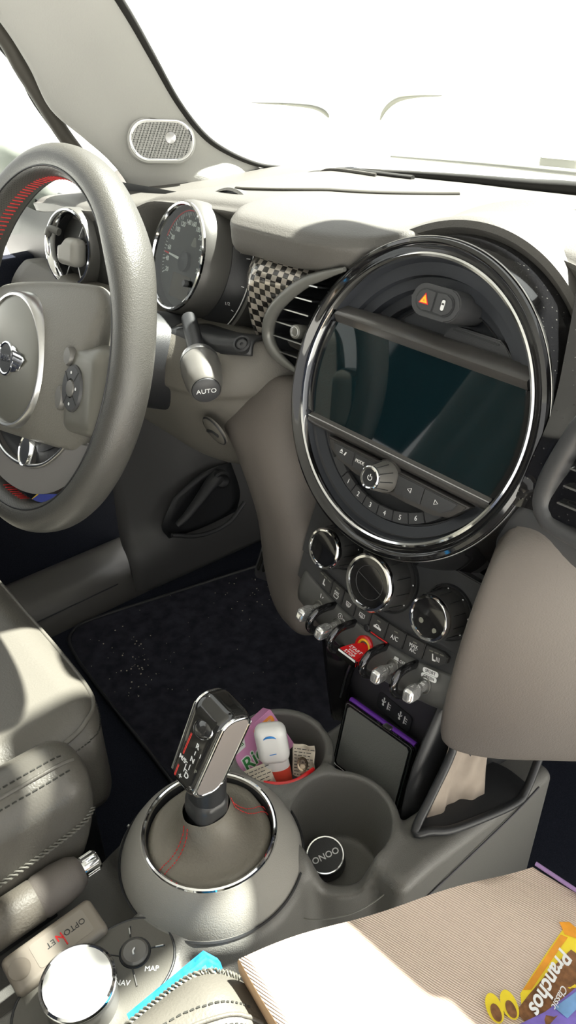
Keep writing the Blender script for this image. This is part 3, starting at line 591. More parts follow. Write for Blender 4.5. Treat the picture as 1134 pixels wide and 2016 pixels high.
# column bracket and screw below the cluster
br=surf('column_bracket',[[(-.30,.02,.60),(-.30,-.02,.606),(-.30,-.03,.60)],[(-.24,.02,.605),(-.24,-.015,.61),(-.24,-.022,.60)],[(-.20,.03,.612),(-.19,-.0,.618),(-.188,-.006,.606)]],M['black'],ic,n=4,k=4,thick=.004)
scf=frame((-.196,-.012,.617),z=(.35,-.6,.7),x=(1,0,0))
sw=lathe('screw_boss',[(.0085,-.004),(.0085,.002),(.0065,.003),(.0062,.0)],M['black'],ic,scf,seg=32)
lathe('screw_head',[(.0052,-.001),(.0052,.0012),(.0035,.0020),(.0018,.0018),(.0016,.0),(0,.0)],M['charcoal'],sw,scf,seg=24)
# ================================================================== ROUND DRIVER'S AIR VENT (left of the wheel)
VF=frame((-.540,-.016,.645),x=(.98,.15,0),z=(.15,-.95,.20))@Matrix.Scale(.92,4)
M['ventpale']=mat('vent_flap_pale',(.38,.37,.34),.35)
dv=thing('round_air_vent','round chrome-ringed air vent seen through the top of the steering wheel','air vent',(-.585,.02,.625))
lathe('vent_housing',[(.052,-.04),(.0515,-.004),(.050,.0)],M['clusterbody'],dv,VF,seg=64)
lathe('chrome_ring',[(.0500,-.001),(.0495,.0016),(.0470,.0022),(.0445,.0),(.042,-.010)],M['chrome'],dv,VF,seg=80)
lathe('vent_throat',[(.0425,-.009),(.041,-.04),(0,-.04)],M['black'],dv,VF,seg=48)
cp=sdf_mesh('vent_flap',lambda X,Y,Z: smax(sbox(X,Y,Z,(.004,-.004,-.004),(.021,.018,.012),.009),-(np.hypot(X+.012,Y-.014)-.012),.003),(-.03,-.03,-.02),(.03,.03,.02),.0015,M['ventpale'],dv,VF)
tube('vent_tab',[(-.016,.018,.002),(-.030,.020,.006),(-.036,.012,.006)],.005,M['ventframe'],cp,VF,n=5)
for a in (20,60,200,245,290): 
    q=math.radians(a); tube('vane',[(.018*math.cos(q),.018*math.sin(q),-.012),(.042*math.cos(q),.042*math.sin(q),-.012)],.0008,M['satin'],dv,VF,n=1,seg=6)
# ================================================================== STEERING WHEEL
TW=.3728
WF=frame((-.3349,-.1562,.6146),x=(1,0,0),z=(0,-math.cos(TW),math.sin(TW)))@R(12)
wheel=thing('steering_wheel','black leather steering wheel with red stitching, cut off by the left edge','steering wheel',(-.3349,-.1562,.6146))
# column behind the hub
lathe('column_shroud',[(.0,-.03),(.042,-.03),(.05,-.06),(.054,-.17),(.056,-.20)],M['black'],wheel,WF,seg=40,sx=1.1)
# rim: closed loop, slightly oval section, thumb swells at the upper spokes
bm=bmesh.new(); rows=[]; NS=180
for i in range(NS):
    a=2*PI*i/NS; sw_=.0022*(math.exp(-((math.degrees(a)-28)/12)**2)+math.exp(-((math.degrees(a)-152)/12)**2))
    rr=[]
    for j in range(32):
        b=2*PI*j/32; cr_=math.cos(b); sr_=math.sin(b)
        pw=.86; ex=(abs(cr_)**pw)*math.copysign(1,cr_); ez=(abs(sr_)**pw)*math.copysign(1,sr_)
        r=.1690+(.0148+sw_)*ex; z=(.0180+sw_)*ez
        rr.append((r*math.cos(a),r*math.sin(a),z))
    rows.append(rr)
grid_faces(bm,rows,cu=True,cv=True)
rim=fin('rim',bm,M['rimleather'],wheel,WF,180)
# seams where the perforated inner leather meets the smooth outer leather
for b,nm in ((62,'rim_seam'),(-62,'rim_seam')):
    q=math.radians(b); tube(nm,[((.1690+.0152*abs(math.cos(q))**.86*(-1))*math.cos(a),(.1690-.0152*abs(math.cos(q))**.86)*math.sin(a),.0182*math.copysign(abs(math.sin(q))**.86,q)) for a in np.linspace(0,2*PI,60,endpoint=False)],.0009,M['black'],rim,WF,n=2,seg=6,closed=True)
# perforated inner band (dots) on the inner half
bm=bmesh.new()
for i in range(330):
    a=2*PI*i/330
    ad=math.degrees(a)
    if not (48<ad<140 or 200<ad<348): continue
    for j in range(6):
        b=math.radians(118+ j*9+ (4.5 if i%2 else 0)); p=Vector(((.1690+.0149*math.copysign(abs(math.cos(b))**.86,math.cos(b)))*math.cos(a),(.1690+.0149*math.copysign(abs(math.cos(b))**.86,math.cos(b)))*math.sin(a),.0181*abs(math.sin(b))**.86))
        nrm=Vector((math.cos(b)*math.cos(a),math.cos(b)*math.sin(a),math.sin(b))).normalized(); t1=Vector((-math.sin(a),math.cos(a),0)); t2=nrm.cross(t1)
        bm.faces.new([bm.verts.new(p+nrm*.0002+.0006*(math.cos(k*PI/2)*t1+math.sin(k*PI/2)*t2)) for k in range(4)])
fin('perforations',bm,M['black'],rim,WF,0)
# red cross-stitching round the inside of the rim
bm=bmesh.new()
def stitch(bm,p,q,r=.0005):
    d=(q-p); L=d.length; m=Matrix.Translation((p+q)/2)@d.to_track_quat('Z','Y').to_matrix().to_4x4()
    bmesh.ops.create_cone(bm,segments=6,radius1=r,radius2=r,depth=L,cap_ends=True,matrix=m)
for i in range(168):
    a=2*PI*i/168; ad=math.degrees(a)
    if 150<ad<208 or ad>342 or ad<28 or 238<ad<252 or 268<ad<292:
        if len(bm.verts): fin('red_stitching',bm,M['redthread'],rim,WF,0); bm=bmesh.new()
        continue
    a2=a+.010
    def ip(a,b): 
        b=math.radians(b); return Vector(((.1690+.0152*math.copysign(abs(math.cos(b))**.86,math.cos(b)))*math.cos(a),(.1690+.0152*math.copysign(abs(math.cos(b))**.86,math.cos(b)))*math.sin(a),.0184*math.copysign(abs(math.sin(b))**.86,math.sin(b))))
    stitch(bm,ip(a,194),ip(a2,168),.0007)
if len(bm.verts): fin('red_stitching',bm,M['redthread'],rim,WF,0)
# hub pad
def padf(X,Y,Z):
    d=sbox(X,Y,Z,(0,-.016,.004),(.122,.076,.030),.030)
    dome=Z-(.030-.9*(np.abs(X)/.13)**2*.022-((Y+.016)/.08)**2*np.where(Y>-.016,.026,.012))
    return smax(d,dome,.01)
hub=sdf_mesh('hub_pad',padf,(-.14,-.11,-.04),(.14,.08,.05),.003,M['hub'] if 'hub' in M else mat('hub_plastic',(.125,.12,.105),.5,bump=.4,bscale=600),wheel,WF)
RF=WF@T(0,-.018,.0275)
M['badgegrey']=mat('badge_disc_grey',(.20,.195,.17),.32,.35)
lathe('badge_ring',[(.0655,-.012),(.0645,-.001),(.0625,.0012),(.0605,.0008),(.0600,-.001)],M['satin'],hub,RF,seg=96)
lathe('badge_disc',[(.0602,-.001),(.054,.0012),(.03,.0026),(0,.0030)],M['badgegrey'],hub,RF,seg=96)
EF=RF@T(0,.001,.0030)
# winged emblem: dark roundel with letters, chrome ring, three-feather wings each side
wp=[(.0115,.0125),(.016,.0120),(.0200,.0105),(.0205,.0085),(.0360,.0030),(.0395,.0005),(.0300,-.0060),(.0295,-.0078),(.0240,-.0082),(.0235,-.0100),(.017,-.0115),(.0115,-.012)]
for s in (1,-1):
    P_=[(s*x,y) for x,y in wp]; P_=P_ if s>0 else P_[::-1]
    e=prism('emblem_wing',P_,.0012,M['chrome'],hub,EF,bev=.0003)
    for k in range(4):
        y=.0072-k*.0040; x1=(.0335,.0345,.0300,.0245)[k]
        rbox('feather_gap',x1-.0145,.0017,.0003,M['black'],e,EF@T(s*(x1+.0145)/2,y-.0008,.00125)@R(-s*8),r=.0005,bev=0)
lathe('emblem_ring',[(.0165,0),(.0162,.0014),(.0148,.0019),(.0136,.0013)],M['chrome'],hub,EF,seg=64)
er=lathe('emblem_roundel',[(.0138,.0011),(0,.0013)],M['black'],hub,EF,seg=48)
text('lettering','MINI',.0090,M['chrome'],er,EF@T(0,0,.0014),d=.0004,bold=.0001)
# right and left switch pods reaching from the pad to the rim
for s in (1,-1):
    pd=sdf_mesh('switch_pod',lambda X,Y,Z: smin(sbox(X,Y,Z,(s*.118,-.036,.005),(.030,.038,.014),.012),sbox(X,Y,Z,(s*.142,-.030,.0),(.018,.034,.011),.009),.012),(s*.12-.05,-.09,-.02),(s*.12+.05,.02,.03),.0025,M['podgrey'] if 'podgrey' in M else mat('pod_grey',(.16,.155,.135),.3,.2),wheel,WF)
    OF=WF@T(s*.110,-.034,.0185)
    rk=lathe('rocker_dial',[(.0205,-.004),(.0205,.0015),(.019,.0030),(.0085,.0034),(.0080,.0018)],M['charcoal'],pd,OF,seg=48,sx=.80)
    lathe('centre_button',[(.0078,.002),(.0070,.0044),(0,.0050)],M['knobgrey'],rk,OF,seg=32,sx=.85)
    for a in (45,135,225,315): q=math.radians(a); tube('dial_split',[(.0085*.8*math.cos(q),.0085*math.sin(q),.0036),(.0195*.8*math.cos(q),.0195*math.sin(q),.0030)],.0005,M['black'],rk,OF,n=1,seg=6)
    for x,y in ((0,.0135),(0,-.0135),(.0105,0)): lathe('icon_dot',[(0,.0039),(.0014,.0037)],M['white'],rk,OF@T(x*.9,y,0),seg=16)
    lathe('upper_button',[(0,.004),(.0055,.0038),(.0065,.002),(.0065,-.006)],M['knobgrey'],pd,OF@T(-s*.010,.027,0),seg=24,sy=1.3)
    lathe('lower_button',[(0,.004),(.0055,.0038),(.0065,.002),(.0065,-.006)],M['knobgrey'],pd,OF@T(-s*.020,-.010,0),seg=24,sy=1.7)
# lower spoke: grey U with silver edge, dark insert and oval badge
M['spoke']=mat('spoke_grey',(.20,.19,.185),.42)
US=[(-.150,-.080),(-.120,-.100),(-.085,-.125),(-.045,-.140),(0,-.145),(.045,-.140),(.085,-.125),(.120,-.100),(.150,-.080)]
inner=[(-.090,-.080),(-.070,-.097),(-.045,-.111),(-.02,-.117),(0,-.118),(.02,-.117),(.045,-.111),(.070,-.097),(.090,-.080)]
def cr2(p,n): return [(v.x,v.y) for v in cr([(*q,0) for q in p],n)]
sp=prism('lower_spoke',cr2(US,4)+cr2(inner,4)[::-1],.016,M['spoke'],wheel,WF,bev=.003,seg=3,z0=-.010)
tube('spoke_trim',[(x,y,.0065) for x,y in inner],.0022,M['satin'],sp,WF,n=4)
prism('spoke_insert',cr2([(x*.98,y+.001) for x,y in inner],3),.006,M['charcoal'],sp,WF,z0=-.006)
prism('insert_recess',cr2([(-.07,-.084),(-.045,-.098),(-.02,-.104),(.012,-.104),(.04,-.098),(.07,-.084)],3),.006,M['black'],sp,WF,z0=-.004)
bg_=lathe('spoke_badge',[(.0125,-.002),(.0125,.004),(.0108,.006),(.0098,.005)],M['chrome'],sp,WF@T(.006,-.104,.001)@R(-22)@Matrix.Scale(1.45,4),seg=40,sx=.72)
lathe('badge_face',[(.0100,.0052),(0,.0056)],M['satin'],bg_,WF@T(.006,-.104,.001)@R(-22)@Matrix.Scale(1.45,4),seg=32,sx=.72)
# ================================================================== COLUMN STALK
SF=frame((-.236,-.038,.606),z=(.80,-.42,-.20),x=(0,0,1))
stk=thing('wiper_stalk','black column stalk with a round AUTO button on its end, right of the wheel','stalk',(-.30,-.01,.62))
lathe('stalk_shaft',[(.008,-.06),(.009,.012),(.0105,.020)],M['black'],stk,SF,seg=32)
lathe('stalk_barrel',[(.0105,.016),(.0175,.020),(.0190,.024),(.0195,.034),(.0180,.052),(.0150,.064),(.0136,.0655)],M['knobgrey'],stk,SF,seg=48)
lathe('stalk_collar',[(.0150,.018),(.0172,.014),(.0185,.018),(.0190,.023)],M['satin'],stk,SF,seg=48)
ab=lathe('auto_button',[(.0134,.064),(.0130,.0665),(.0118,.0675),(0,.0678)],M['charcoal'],stk,SF,seg=40)
lathe('button_gap',[(.0137,.0655),(.0132,.0650),(.0128,.0655)],M['black'],ab,SF,seg=40)
TX=SF@T(0,0,.0679)
xr=SF.to_3x3().inverted()@Vector((.42,.80,.02)); 
text('lettering','AUTO',.0068,M['white'],ab,TX@R(math.degrees(math.atan2(xr.y,xr.x))))
# ================================================================== CLIMATE PANEL (below the display)
TCL=.3
FC=frame((.003,-.02,.42),x=(1,0,0),z=(0,-math.cos(TCL),math.sin(TCL)))
cp=thing('climate_panel','charcoal climate control panel with three chrome dials and a curved row of eight keys','climate controls',(.003,-.02,.42))
# panel body: dished plate following the smile-shaped key row
def kr(x): return -.0205+1.55*(x-.007)**2*1.0     # lower edge of the key row
prism('panel',[(-.105,-.020),(-.085,-.024),(-.06,-.030),(-.03,-.0345),(.007,-.036),(.045,-.0345),(.075,-.030),(.10,-.024),(.118,-.018),(.118,.075),(-.105,.075)],.03,M['charcoal'],cp,FC,z0=-.031,bev=.001)
surf('knob_shelf',[[(x,.078,-.012),(x,.07,-.006),(x,.055,-.002),(x,.03,.0),(x,.010,.0005),(x,.004+1.2*(x-.007)**2-.006,-.001)] for x in (-.105,-.06,-.02,.02,.06,.118)],M['charcoal'],cp,n=5,k=5,fr=FC)
def dial(name,x,y,r,d,tilt=0,arrows=True):
    f=FC@T(x,y,0)
    k=lathe(name,[(r*1.10,-.004),(r*1.10,.001),(r*1.05,.003),(r*1.045,.004),(r*1.02,d-.007),(r*.995,d-.0045)],M['dialgrey'],cp,f,seg=72)
    lathe('dial_well',[(r*1.26,-.002),(r*1.22,.0015),(r*1.16,.0012),(r*1.13,-.004)],M['black'],k,f,seg=64)
    lathe('chrome_bezel',[(r*1.0,d-.0048),(r*1.015,d-.003),(r*1.0,d-.0008),(r*.94,d+.0006),(r*.86,d+.0002),(r*.83,d-.0018)],M['chrome'],k,f,seg=96)
    fc=lathe('dial_face',[(r*.835,d-.0016),(r*.5,d-.0026),(0,d-.0028)],M['glossclean'],k,f,seg=64)
    for a in range(0,360,30):
        q=math.radians(a); tube('grip_groove',[(r*1.048*math.cos(q),r*1.048*math.sin(q),.005),(r*1.024*math.cos(q),r*1.024*math.sin(q),d-.008)],.0005,M['black'],k,f,n=1,seg=6)
    for a in range(15,360,45):
        q=math.radians(a); lathe('dot',[(0,.0004),(.0007,.0003),(.0007,0)],M['white'],k,f@T(r*1.08*math.cos(q),r*1.08*math.sin(q),.0022),seg=10)
    return k,fc,f
M['dialgrey']=mat('dial_charcoal',(.045,.045,.045),.32,bump=.08,bscale=1200)
d1=dial('left_dial',-.0555,.0385,.0195,.028)
d2=dial('centre_dial',.0055,.0350,.0265,.030)
d3=dial('right_dial',.0725,.0370,.0200,.028)
tube('face_ring',[(.0155*math.cos(2*PI*i/16),.0155*math.sin(2*PI*i/16),.0276) for i in range(16)],.0003,M['charcoal'],d2[1],d2[2],n=2,seg=6,closed=True)
tube('face_line',[(-.0145,.004,.0276),(.0145,-.004,.0276)],.0003,M['charcoal'],d2[1],d2[2],n=1,seg=6)
for (nm,pp) in (('fan_mark',(-.007,-.006)),('fan_mark',(.008,-.008))):
    lathe(nm,[(0,.0004),(.0022,.0003),(.0024,0)],M['tellgrey'],d3[1],d3[2]@T(pp[0],pp[1],.0255),seg=20)
# curved row of eight keys
xs=[-.0735,-.0545,-.0375,-.0200,.0000,.0205,.0420,.0640,.0885]
def kt(x): return -.0035+1.25*(x-.007)**2
def kb_(x): return -.0205+1.75*(x-.007)**2
KEYS=[]
for i in range(8):
    a,b=xs[i]+.0005,xs[i+1]-.0005; n=5; q=np.linspace(a,b,n)
    P_=[(x,kb_(x)) for x in q]+[(x,kt(x)) for x in q[::-1]]
    if i==0: P_=[(x,kb_(x)+(.004 if j==0 else 0)) for j,x in enumerate(q)]+[(x,kt(x)-(.002 if j==n-1 else 0)) for j,x in enumerate(q[::-1])]
    if i==7: P_=[(x,kb_(x)+(.005 if j==n-1 else 0)) for j,x in enumerate(q)]+[(x,kt(x)-(.003 if j==0 else 0)) for j,x in enumerate(q[::-1])]
    KEYS.append(prism('climate_key',P_,.006,M['keyblack'],cp,FC,bev=.0007,z0=-.003))
KZ=.0031
def kc(i,fy=.5): x=(xs[i]+xs[i+1])/2; return x,kb_(x)+(kt(x)-kb_(x))*fy
def ind(i,n=1):
    x,y=kc(i,.80); sl_=3.1*(x-.007)
    for j in range(n): rbox('indicator',.0042,.0011,.0003,M['tellgrey'],KEYS[i],FC@T(x+(j-(n-1)/2)*.0055,y+(j-(n-1)/2)*.0055*sl_,KZ)@R(math.degrees(math.atan(sl_))),r=.0003,bev=0)
for i,n in ((0,3),(1,1),(4,1),(5,1),(6,1),(7,3)): ind(i,n)
def ktext(i,s,size,fy=.42,dx=0):
    x,y=kc(i,fy); text('lettering',s,size,M['white'],KEYS[i],FC@T(x+dx,y,KZ)@R(math.degrees(math.atan(3.1*(x-.007)))),sx=.85)
ktext(5,'A/C',.0062,.42); ktext(6,'MAX\nA/C',.0052,.42); ktext(1,'MAX',.0034,.52)
def icon(i,shapes,dx=0,fy=.4):
    x,y=kc(i,fy); f=FC@T(x+dx,y,KZ)@R(math.degrees(math.atan(3.1*(x-.007))))
    for s in shapes: prism('icon',s,.0002,M['white'],KEYS[i],f)
seat=[[(-.0022,.0035),(-.0010,.0035),(-.0004,-.0008),(.0020,-.0014),(.0020,-.0026),(-.0014,-.0026)]]
icon(0,seat,fy=.38); icon(7,seat+[[(.0026+k*.0014,.002),(.0031+k*.0014,.002),(.0031+k*.0014,-.002),(.0026+k*.0014,-.002)] for k in range(3)],dx=-.001)
screen_ic=[[(-.0034,.0022),(.0034,.0022),(.0034,.0017),(-.0034,.0017)],[(-.0034,.0022),(-.0029,.0022),(-.0020,-.0018),(-.0025,-.0018)],[(.0029,.0022),(.0034,.0022),(.0025,-.0018),(.0020,-.0018)],[(-.0025,-.0018),(.0025,-.0018),(.0025,-.0013),(-.0025,-.0013)]]+[[(-.0014+k*.0012,.001),(-.0010+k*.0012,.001),(-.0010+k*.0012,-.003),(-.0014+k*.0012,-.003)] for k in range(3)]
icon(1,screen_ic[:4],fy=.26); icon(2,screen_ic,fy=.45)
rear_ic=[[(-.0034,.0022),(.0034,.0022),(.0034,.0017),(-.0034,.0017)],[(-.0034,.0022),(-.0029,.0022),(-.0029,-.0018),(-.0034,-.0018)],[(.0029,.0022),(.0034,.0022),(.0034,-.0018),(.0029,-.0018)],[(-.0034,-.0018),(.0034,-.0018),(.0034,-.0013),(-.0034,-.0013)]]+screen_ic[4:]
icon(3,rear_ic,fy=.45)
icon(4,[[(-.0044,-.0014),(.0046,-.0014),(.0046,.0004),(.0028,.0008),(.0010,.0026),(-.0018,.0026),(-.0030,.0008),(-.0044,.0004)]],fy=.42)
prism('icon_cut',[(-.0016,.0006),(.0014,.0006),(.0006,.0020),(-.0012,.0020)],.0003,M['black'],KEYS[4],FC@T(*kc(4,.42),KZ))
pl=FC@T(-.0008,-.0205,.0)
lathe('sensor_button',[(0,.0042),(.0028,.0042),(.0036,.0034),(.0038,-.001)],M['black'],cp,pl,seg=32)
tube('red_line',[(.004,-.0225,.0015),(.014,-.0226,.0015),(.0245,-.0222,.0015)],.0007,M['red'],cp,FC,n=3,seg=8)
# ================================================================== TOGGLE STRIP
tp=thing('toggle_panel','bow-shaped strip of five toggle switches with chrome guard loops and a red start lever','switch panel',(.003,-.02,.38))
def ty(x): return -.0235+1.6*(x-.007)**2
qx=np.linspace(-.094,.112,13)
up_=[(x,ty(x)-.001) for x in qx]; dn_=[(x,-.0640+1.7*(x-.007)**2) for x in qx]
surf('strip',[[(x,ty(x)-.0005,-.002),(x,ty(x)-.0025,.0015),(x,ty(x)-.010,.004),(x,-.046+1.6*(x-.007)**2,.0045),(x,-.058+1.65*(x-.007)**2,.0005),(x,-.0655+1.7*(x-.007)**2,-.010),(x,-.068+1.7*(x-.007)**2,-.03)] for x in qx],M['stripgrey'],tp,n=3,k=5,fr=FC,thick=-.003)
TXS=[-.0625,-.0345,.0030,.0395,.0760]
def toggle(x):
    y=-.0395+1.3*(x-.007)**2; f=FC@T(x,y,.003)@R((x-.007)*120)
    w_=lathe('toggle_well',[(.0068,.0022),(.0062,.0030),(.0052,.0016),(.0046,-.003),(0,-.003)],M['ventframe'],tp,f,seg=32,sy=1.25)
    t=sdf_mesh('toggle_lever',lambda X,Y,Z: smin(sbox(X,Y+.16*Z,Z,(0,0,.010),(.0034,.0048,.013),.0028),sbox(X,Y+.16*Z,Z,(0,-.0005,.0195),(.0048,.0058,.0068),.0030),.006),(-.006,-.013,-.006),(.006,.008,.034),.0007,M['clear'],tp,f)
    return t
for i,x in enumerate(TXS):
    if i!=2: toggle(x)
# red start/stop lever
y=-.0390; fS=FC@T(.0035,y,.003)
lathe('start_ring',[(.0105,-.001),(.0108,.0026),(.0096,.0040),(.0080,.0026),(.0070,-.002)],M['red'],tp,fS,seg=48,sy=1.1)
lathe('start_glow',[(.0082,.0020),(.0068,.0036),(.0056,.0022)],M['yellow'],tp,fS,seg=40,sy=1.1)
fL=fS@R(12,'X')
bm_pts=[(-.0040,-.001),(.0040,-.001),(.0052,.008),(.0070,.014),(.0118,.022),(.0122,.0290),(-.0122,.0290),(-.0118,.022),(-.0070,.014),(-.0052,.008)]
fL=fL@T(.001,.001,-.0035)
SLf=fL@Matrix(((1,0,0,0),(0,0,1,0),(0,1,0,0),(0,0,0,1)))   # outline x = width, outline y = outwards
SL2=fL@Matrix(((-1,0,0,0),(0,0,1,0),(0,1,0,0),(0,0,0,1)))
lever=prism('start_lever',cr2(bm_pts[:1],1)+bm_pts[1:],.0075,M['red'],tp,SL2,bev=.0014,z0=-.0045)
prism('lever_chrome_tip',[(-.0124,.0268),(.0124,.0268),(.0119,.0302),(-.0119,.0302)],.0085,M['chrome'],lever,SL2,bev=.0012,z0=-.0052)
# lettering lies on the lever's upper face
tf=fL@Matrix(((1,0,0,0),(0,0,1,.0031),(0,-1,0,.0225),(0,0,0,1)))
text('lettering','START',.0052,M['white'],lever,tf@T(0,.0050,0)); text('lettering','ENGINE',.0026,M['white'],lever,tf@T(0,.0010,0)); text('lettering','STOP',.0052,M['white'],lever,tf@T(0,-.0032,0))
# chrome-black guard loops between the toggles
M['guard']=mat('black_chrome',(.10,.10,.105),.07,.9)
for x in (-.0475,-.0185,.0235,.0590):
    y0=-.0275+1.4*(x-.007)**2; f=FC@T(x,y0,.0)@R((x-.007)*120)
    tube('guard_loop',[(0,.000,-.006),(0,.000,.010),(0,-.003,.022),(0,-.011,.0275),(0,-.0205,.0245),(0,-.027,.014),(0,-.030,-.006)],.0041,M['guard'],tp,f,seg=16,n=6,flat=.9)
def ptxt(s,x,dy,size,m=None):
    y=ty(x)-.006+dy; return text('lettering',s,size,m or M['white'],tp,FC@T(x,y,.0040)@R(math.degrees(math.atan(3.2*(x-.007)))),sx=.9)
ptxt('OFF',.0475,-.0015,.0040)
prism('icon',[(-.003,-.0012),(.003,-.0012),(.0022,.0018),(-.0022,.0018)],.0002,M['white'],tp,FC@T(.0405,ty(.0405)-.0070,.0041)@R(6))
tube('icon_trace',[(-.003,-.002,0),(-.001,-.003,0),(.001,-.002,0),(.003,-.003,0)],.0003,M['white'],tp,FC@T(.0405,ty(.0405)-.0070,.0041),n=3,seg=6)
for k in range(2): 
    fS_=FC@T(.0775,ty(.0775)-.0035-k*.0055,.0044)@R(12)
    b=rbox('mode_plate',.0165,.0050,.0003,M['white'],tp,fS_,r=.0022,bev=0)
    text('lettering',('SPORT','GREEN')[k],.0040,M['charcoal'],b,fS_@T(0,0,.0004),sx=.92)
lathe('icon_ring',[(.0024,0),(.0027,.0003),(.0030,0)],M['white'],tp,FC@T(-.0335,ty(-.0335)-.0055,.0042),seg=24)
text('lettering','A',.0034,M['white'],tp,FC@T(-.0335,ty(-.0335)-.0055,.0043)); text('lettering','OFF',.0026,M['white'],tp,FC@T(-.0285,ty(-.0285)-.0064,.0043)@R(-6))
prism('icon',[(-.0015,.002),(-.0005,.002),(.0006,-.002),(-.0004,-.002)],.0002,M['white'],tp,FC@T(-.063,ty(-.063)-.0045,.0040)@R(-12)); text('lettering','P',.0034,M['white'],tp,FC@T(-.0605,ty(-.0605)-.0050,.0040)@R(-12))
# ================================================================== LOWER STACK with the USB sockets
ls=thing('lower_stack','dark panel under the toggles with two USB symbols','dashboard panel',(.0,.01,.25))
surf('stack_front',[[(-.072,.012,.385),(-.070,.004,.34),(-.066,.008,.29),(-.062,.018,.22),(-.062,.025,.16)],[(.0,.008,.375),(.0,.0,.33),(.0,.006,.285),(.0,.016,.22),(.0,.022,.16)],[(.06,.010,.375),(.06,.002,.33),(.06,.008,.285),(.06,.018,.22),(.06,.024,.16)],[(.112,.02,.385),(.11,.012,.34),(.105,.016,.29),(.10,.024,.22),(.10,.03,.16)]],M['stackdark'],ls,n=6,k=6,thick=-.003)
for s in (-1,):
    surf('stack_side',[[(s*.068+.022*(s>0)+.02*(s>0),.014,.39),(s*.066+.04*(s>0),.012,.30),(s*.06+.04*(s>0),.022,.16)],[(s*.072+.04*(s>0),.16,.40),(s*.07+.04*(s>0),.16,.30),(s*.066+.04*(s>0),.16,.14)]],M['stackdark'],ls,n=4,k=4,thick=.003)
UF=frame((.0165,.0045,.2795),x=(1,0,.0),z=(0,-.99,.12))
up=prism('usb_plate',rrect(.046,.022,.004),.002,M['black'],ls,UF@R(-4),bev=.0006,z0=-.0005)
for s in (-1,1):
    f=UF@R(-4)@T(s*.0115-.003,.002,.0016)
    tube('usb_symbol',[(0,-.004,0),(0,.004,0)],.0006,M['white'],up,f,n=1,seg=6); lathe('usb_symbol_dot',[(0,.0004),(.0014,.0003),(.0014,0)],M['white'],up,f@T(0,-.0042,0),seg=16)
    tube('usb_symbol_arm',[(0,-.001,0),(.0022,.0008,0),(.0022,.0024,0)],.0005,M['white'],up,f,n=1,seg=6); tube('usb_symbol_arm',[(0,-.002,0),(-.0022,-.0004,0),(-.0022,.0012,0)],.0005,M['white'],up,f,n=1,seg=6)
    prism('usb_symbol_tip',[(-.0013,.004),(.0013,.004),(0,.0058)],.0003,M['white'],up,f)
    rbox('usb_slot',.0012,.010,.0003,M['white'],up,f@T(.0062,-.001,0),r=.0003,bev=0)
    for k in range(3): rbox('usb_slot_mark',.0028,.0008,.0003,M['white'],up,f@T(.0085,-.004+k*.003,0),r=.0003,bev=0)
# dark open cubby panel on the left side of the stack
cb=thing('side_cubby','dark glossy wedge-shaped side panel below the left toggles, with a pale edge line','side panel',(-.068,.01,.33))
surf('gloss_wedge',[[(-.074,-.016,.382),(-.082,.03,.39),(-.09,.10,.39)],[(-.071,-.010,.33),(-.08,.03,.33),(-.088,.10,.33)],[(-.068,-.010,.262),(-.076,.03,.255),(-.084,.10,.25)],[(-.066,.0,.20),(-.074,.03,.195),(-.082,.10,.19)]],M['glossclean'],cb,n=5,k=5,thick=.002)
surf('wedge_face',[[(-.073,-.019,.375),(-.055,-.014,.37),(-.043,-.008,.36)],[(-.071,-.016,.33),(-.050,-.008,.325),(-.036,.0,.318)],[(-.069,-.012,.28),(-.052,-.004,.275),(-.046,.002,.272)],[(-.066,-.005,.21),(-.055,.004,.205),(-.050,.008,.20)]],M['glossclean'],cb,n=5,k=5,thick=.002)
tube('edge_line',[(-.037,-.004,.322),(-.045,-.006,.290),(-.054,-.004,.25)],.0012,M['satin'],cb,n=5)
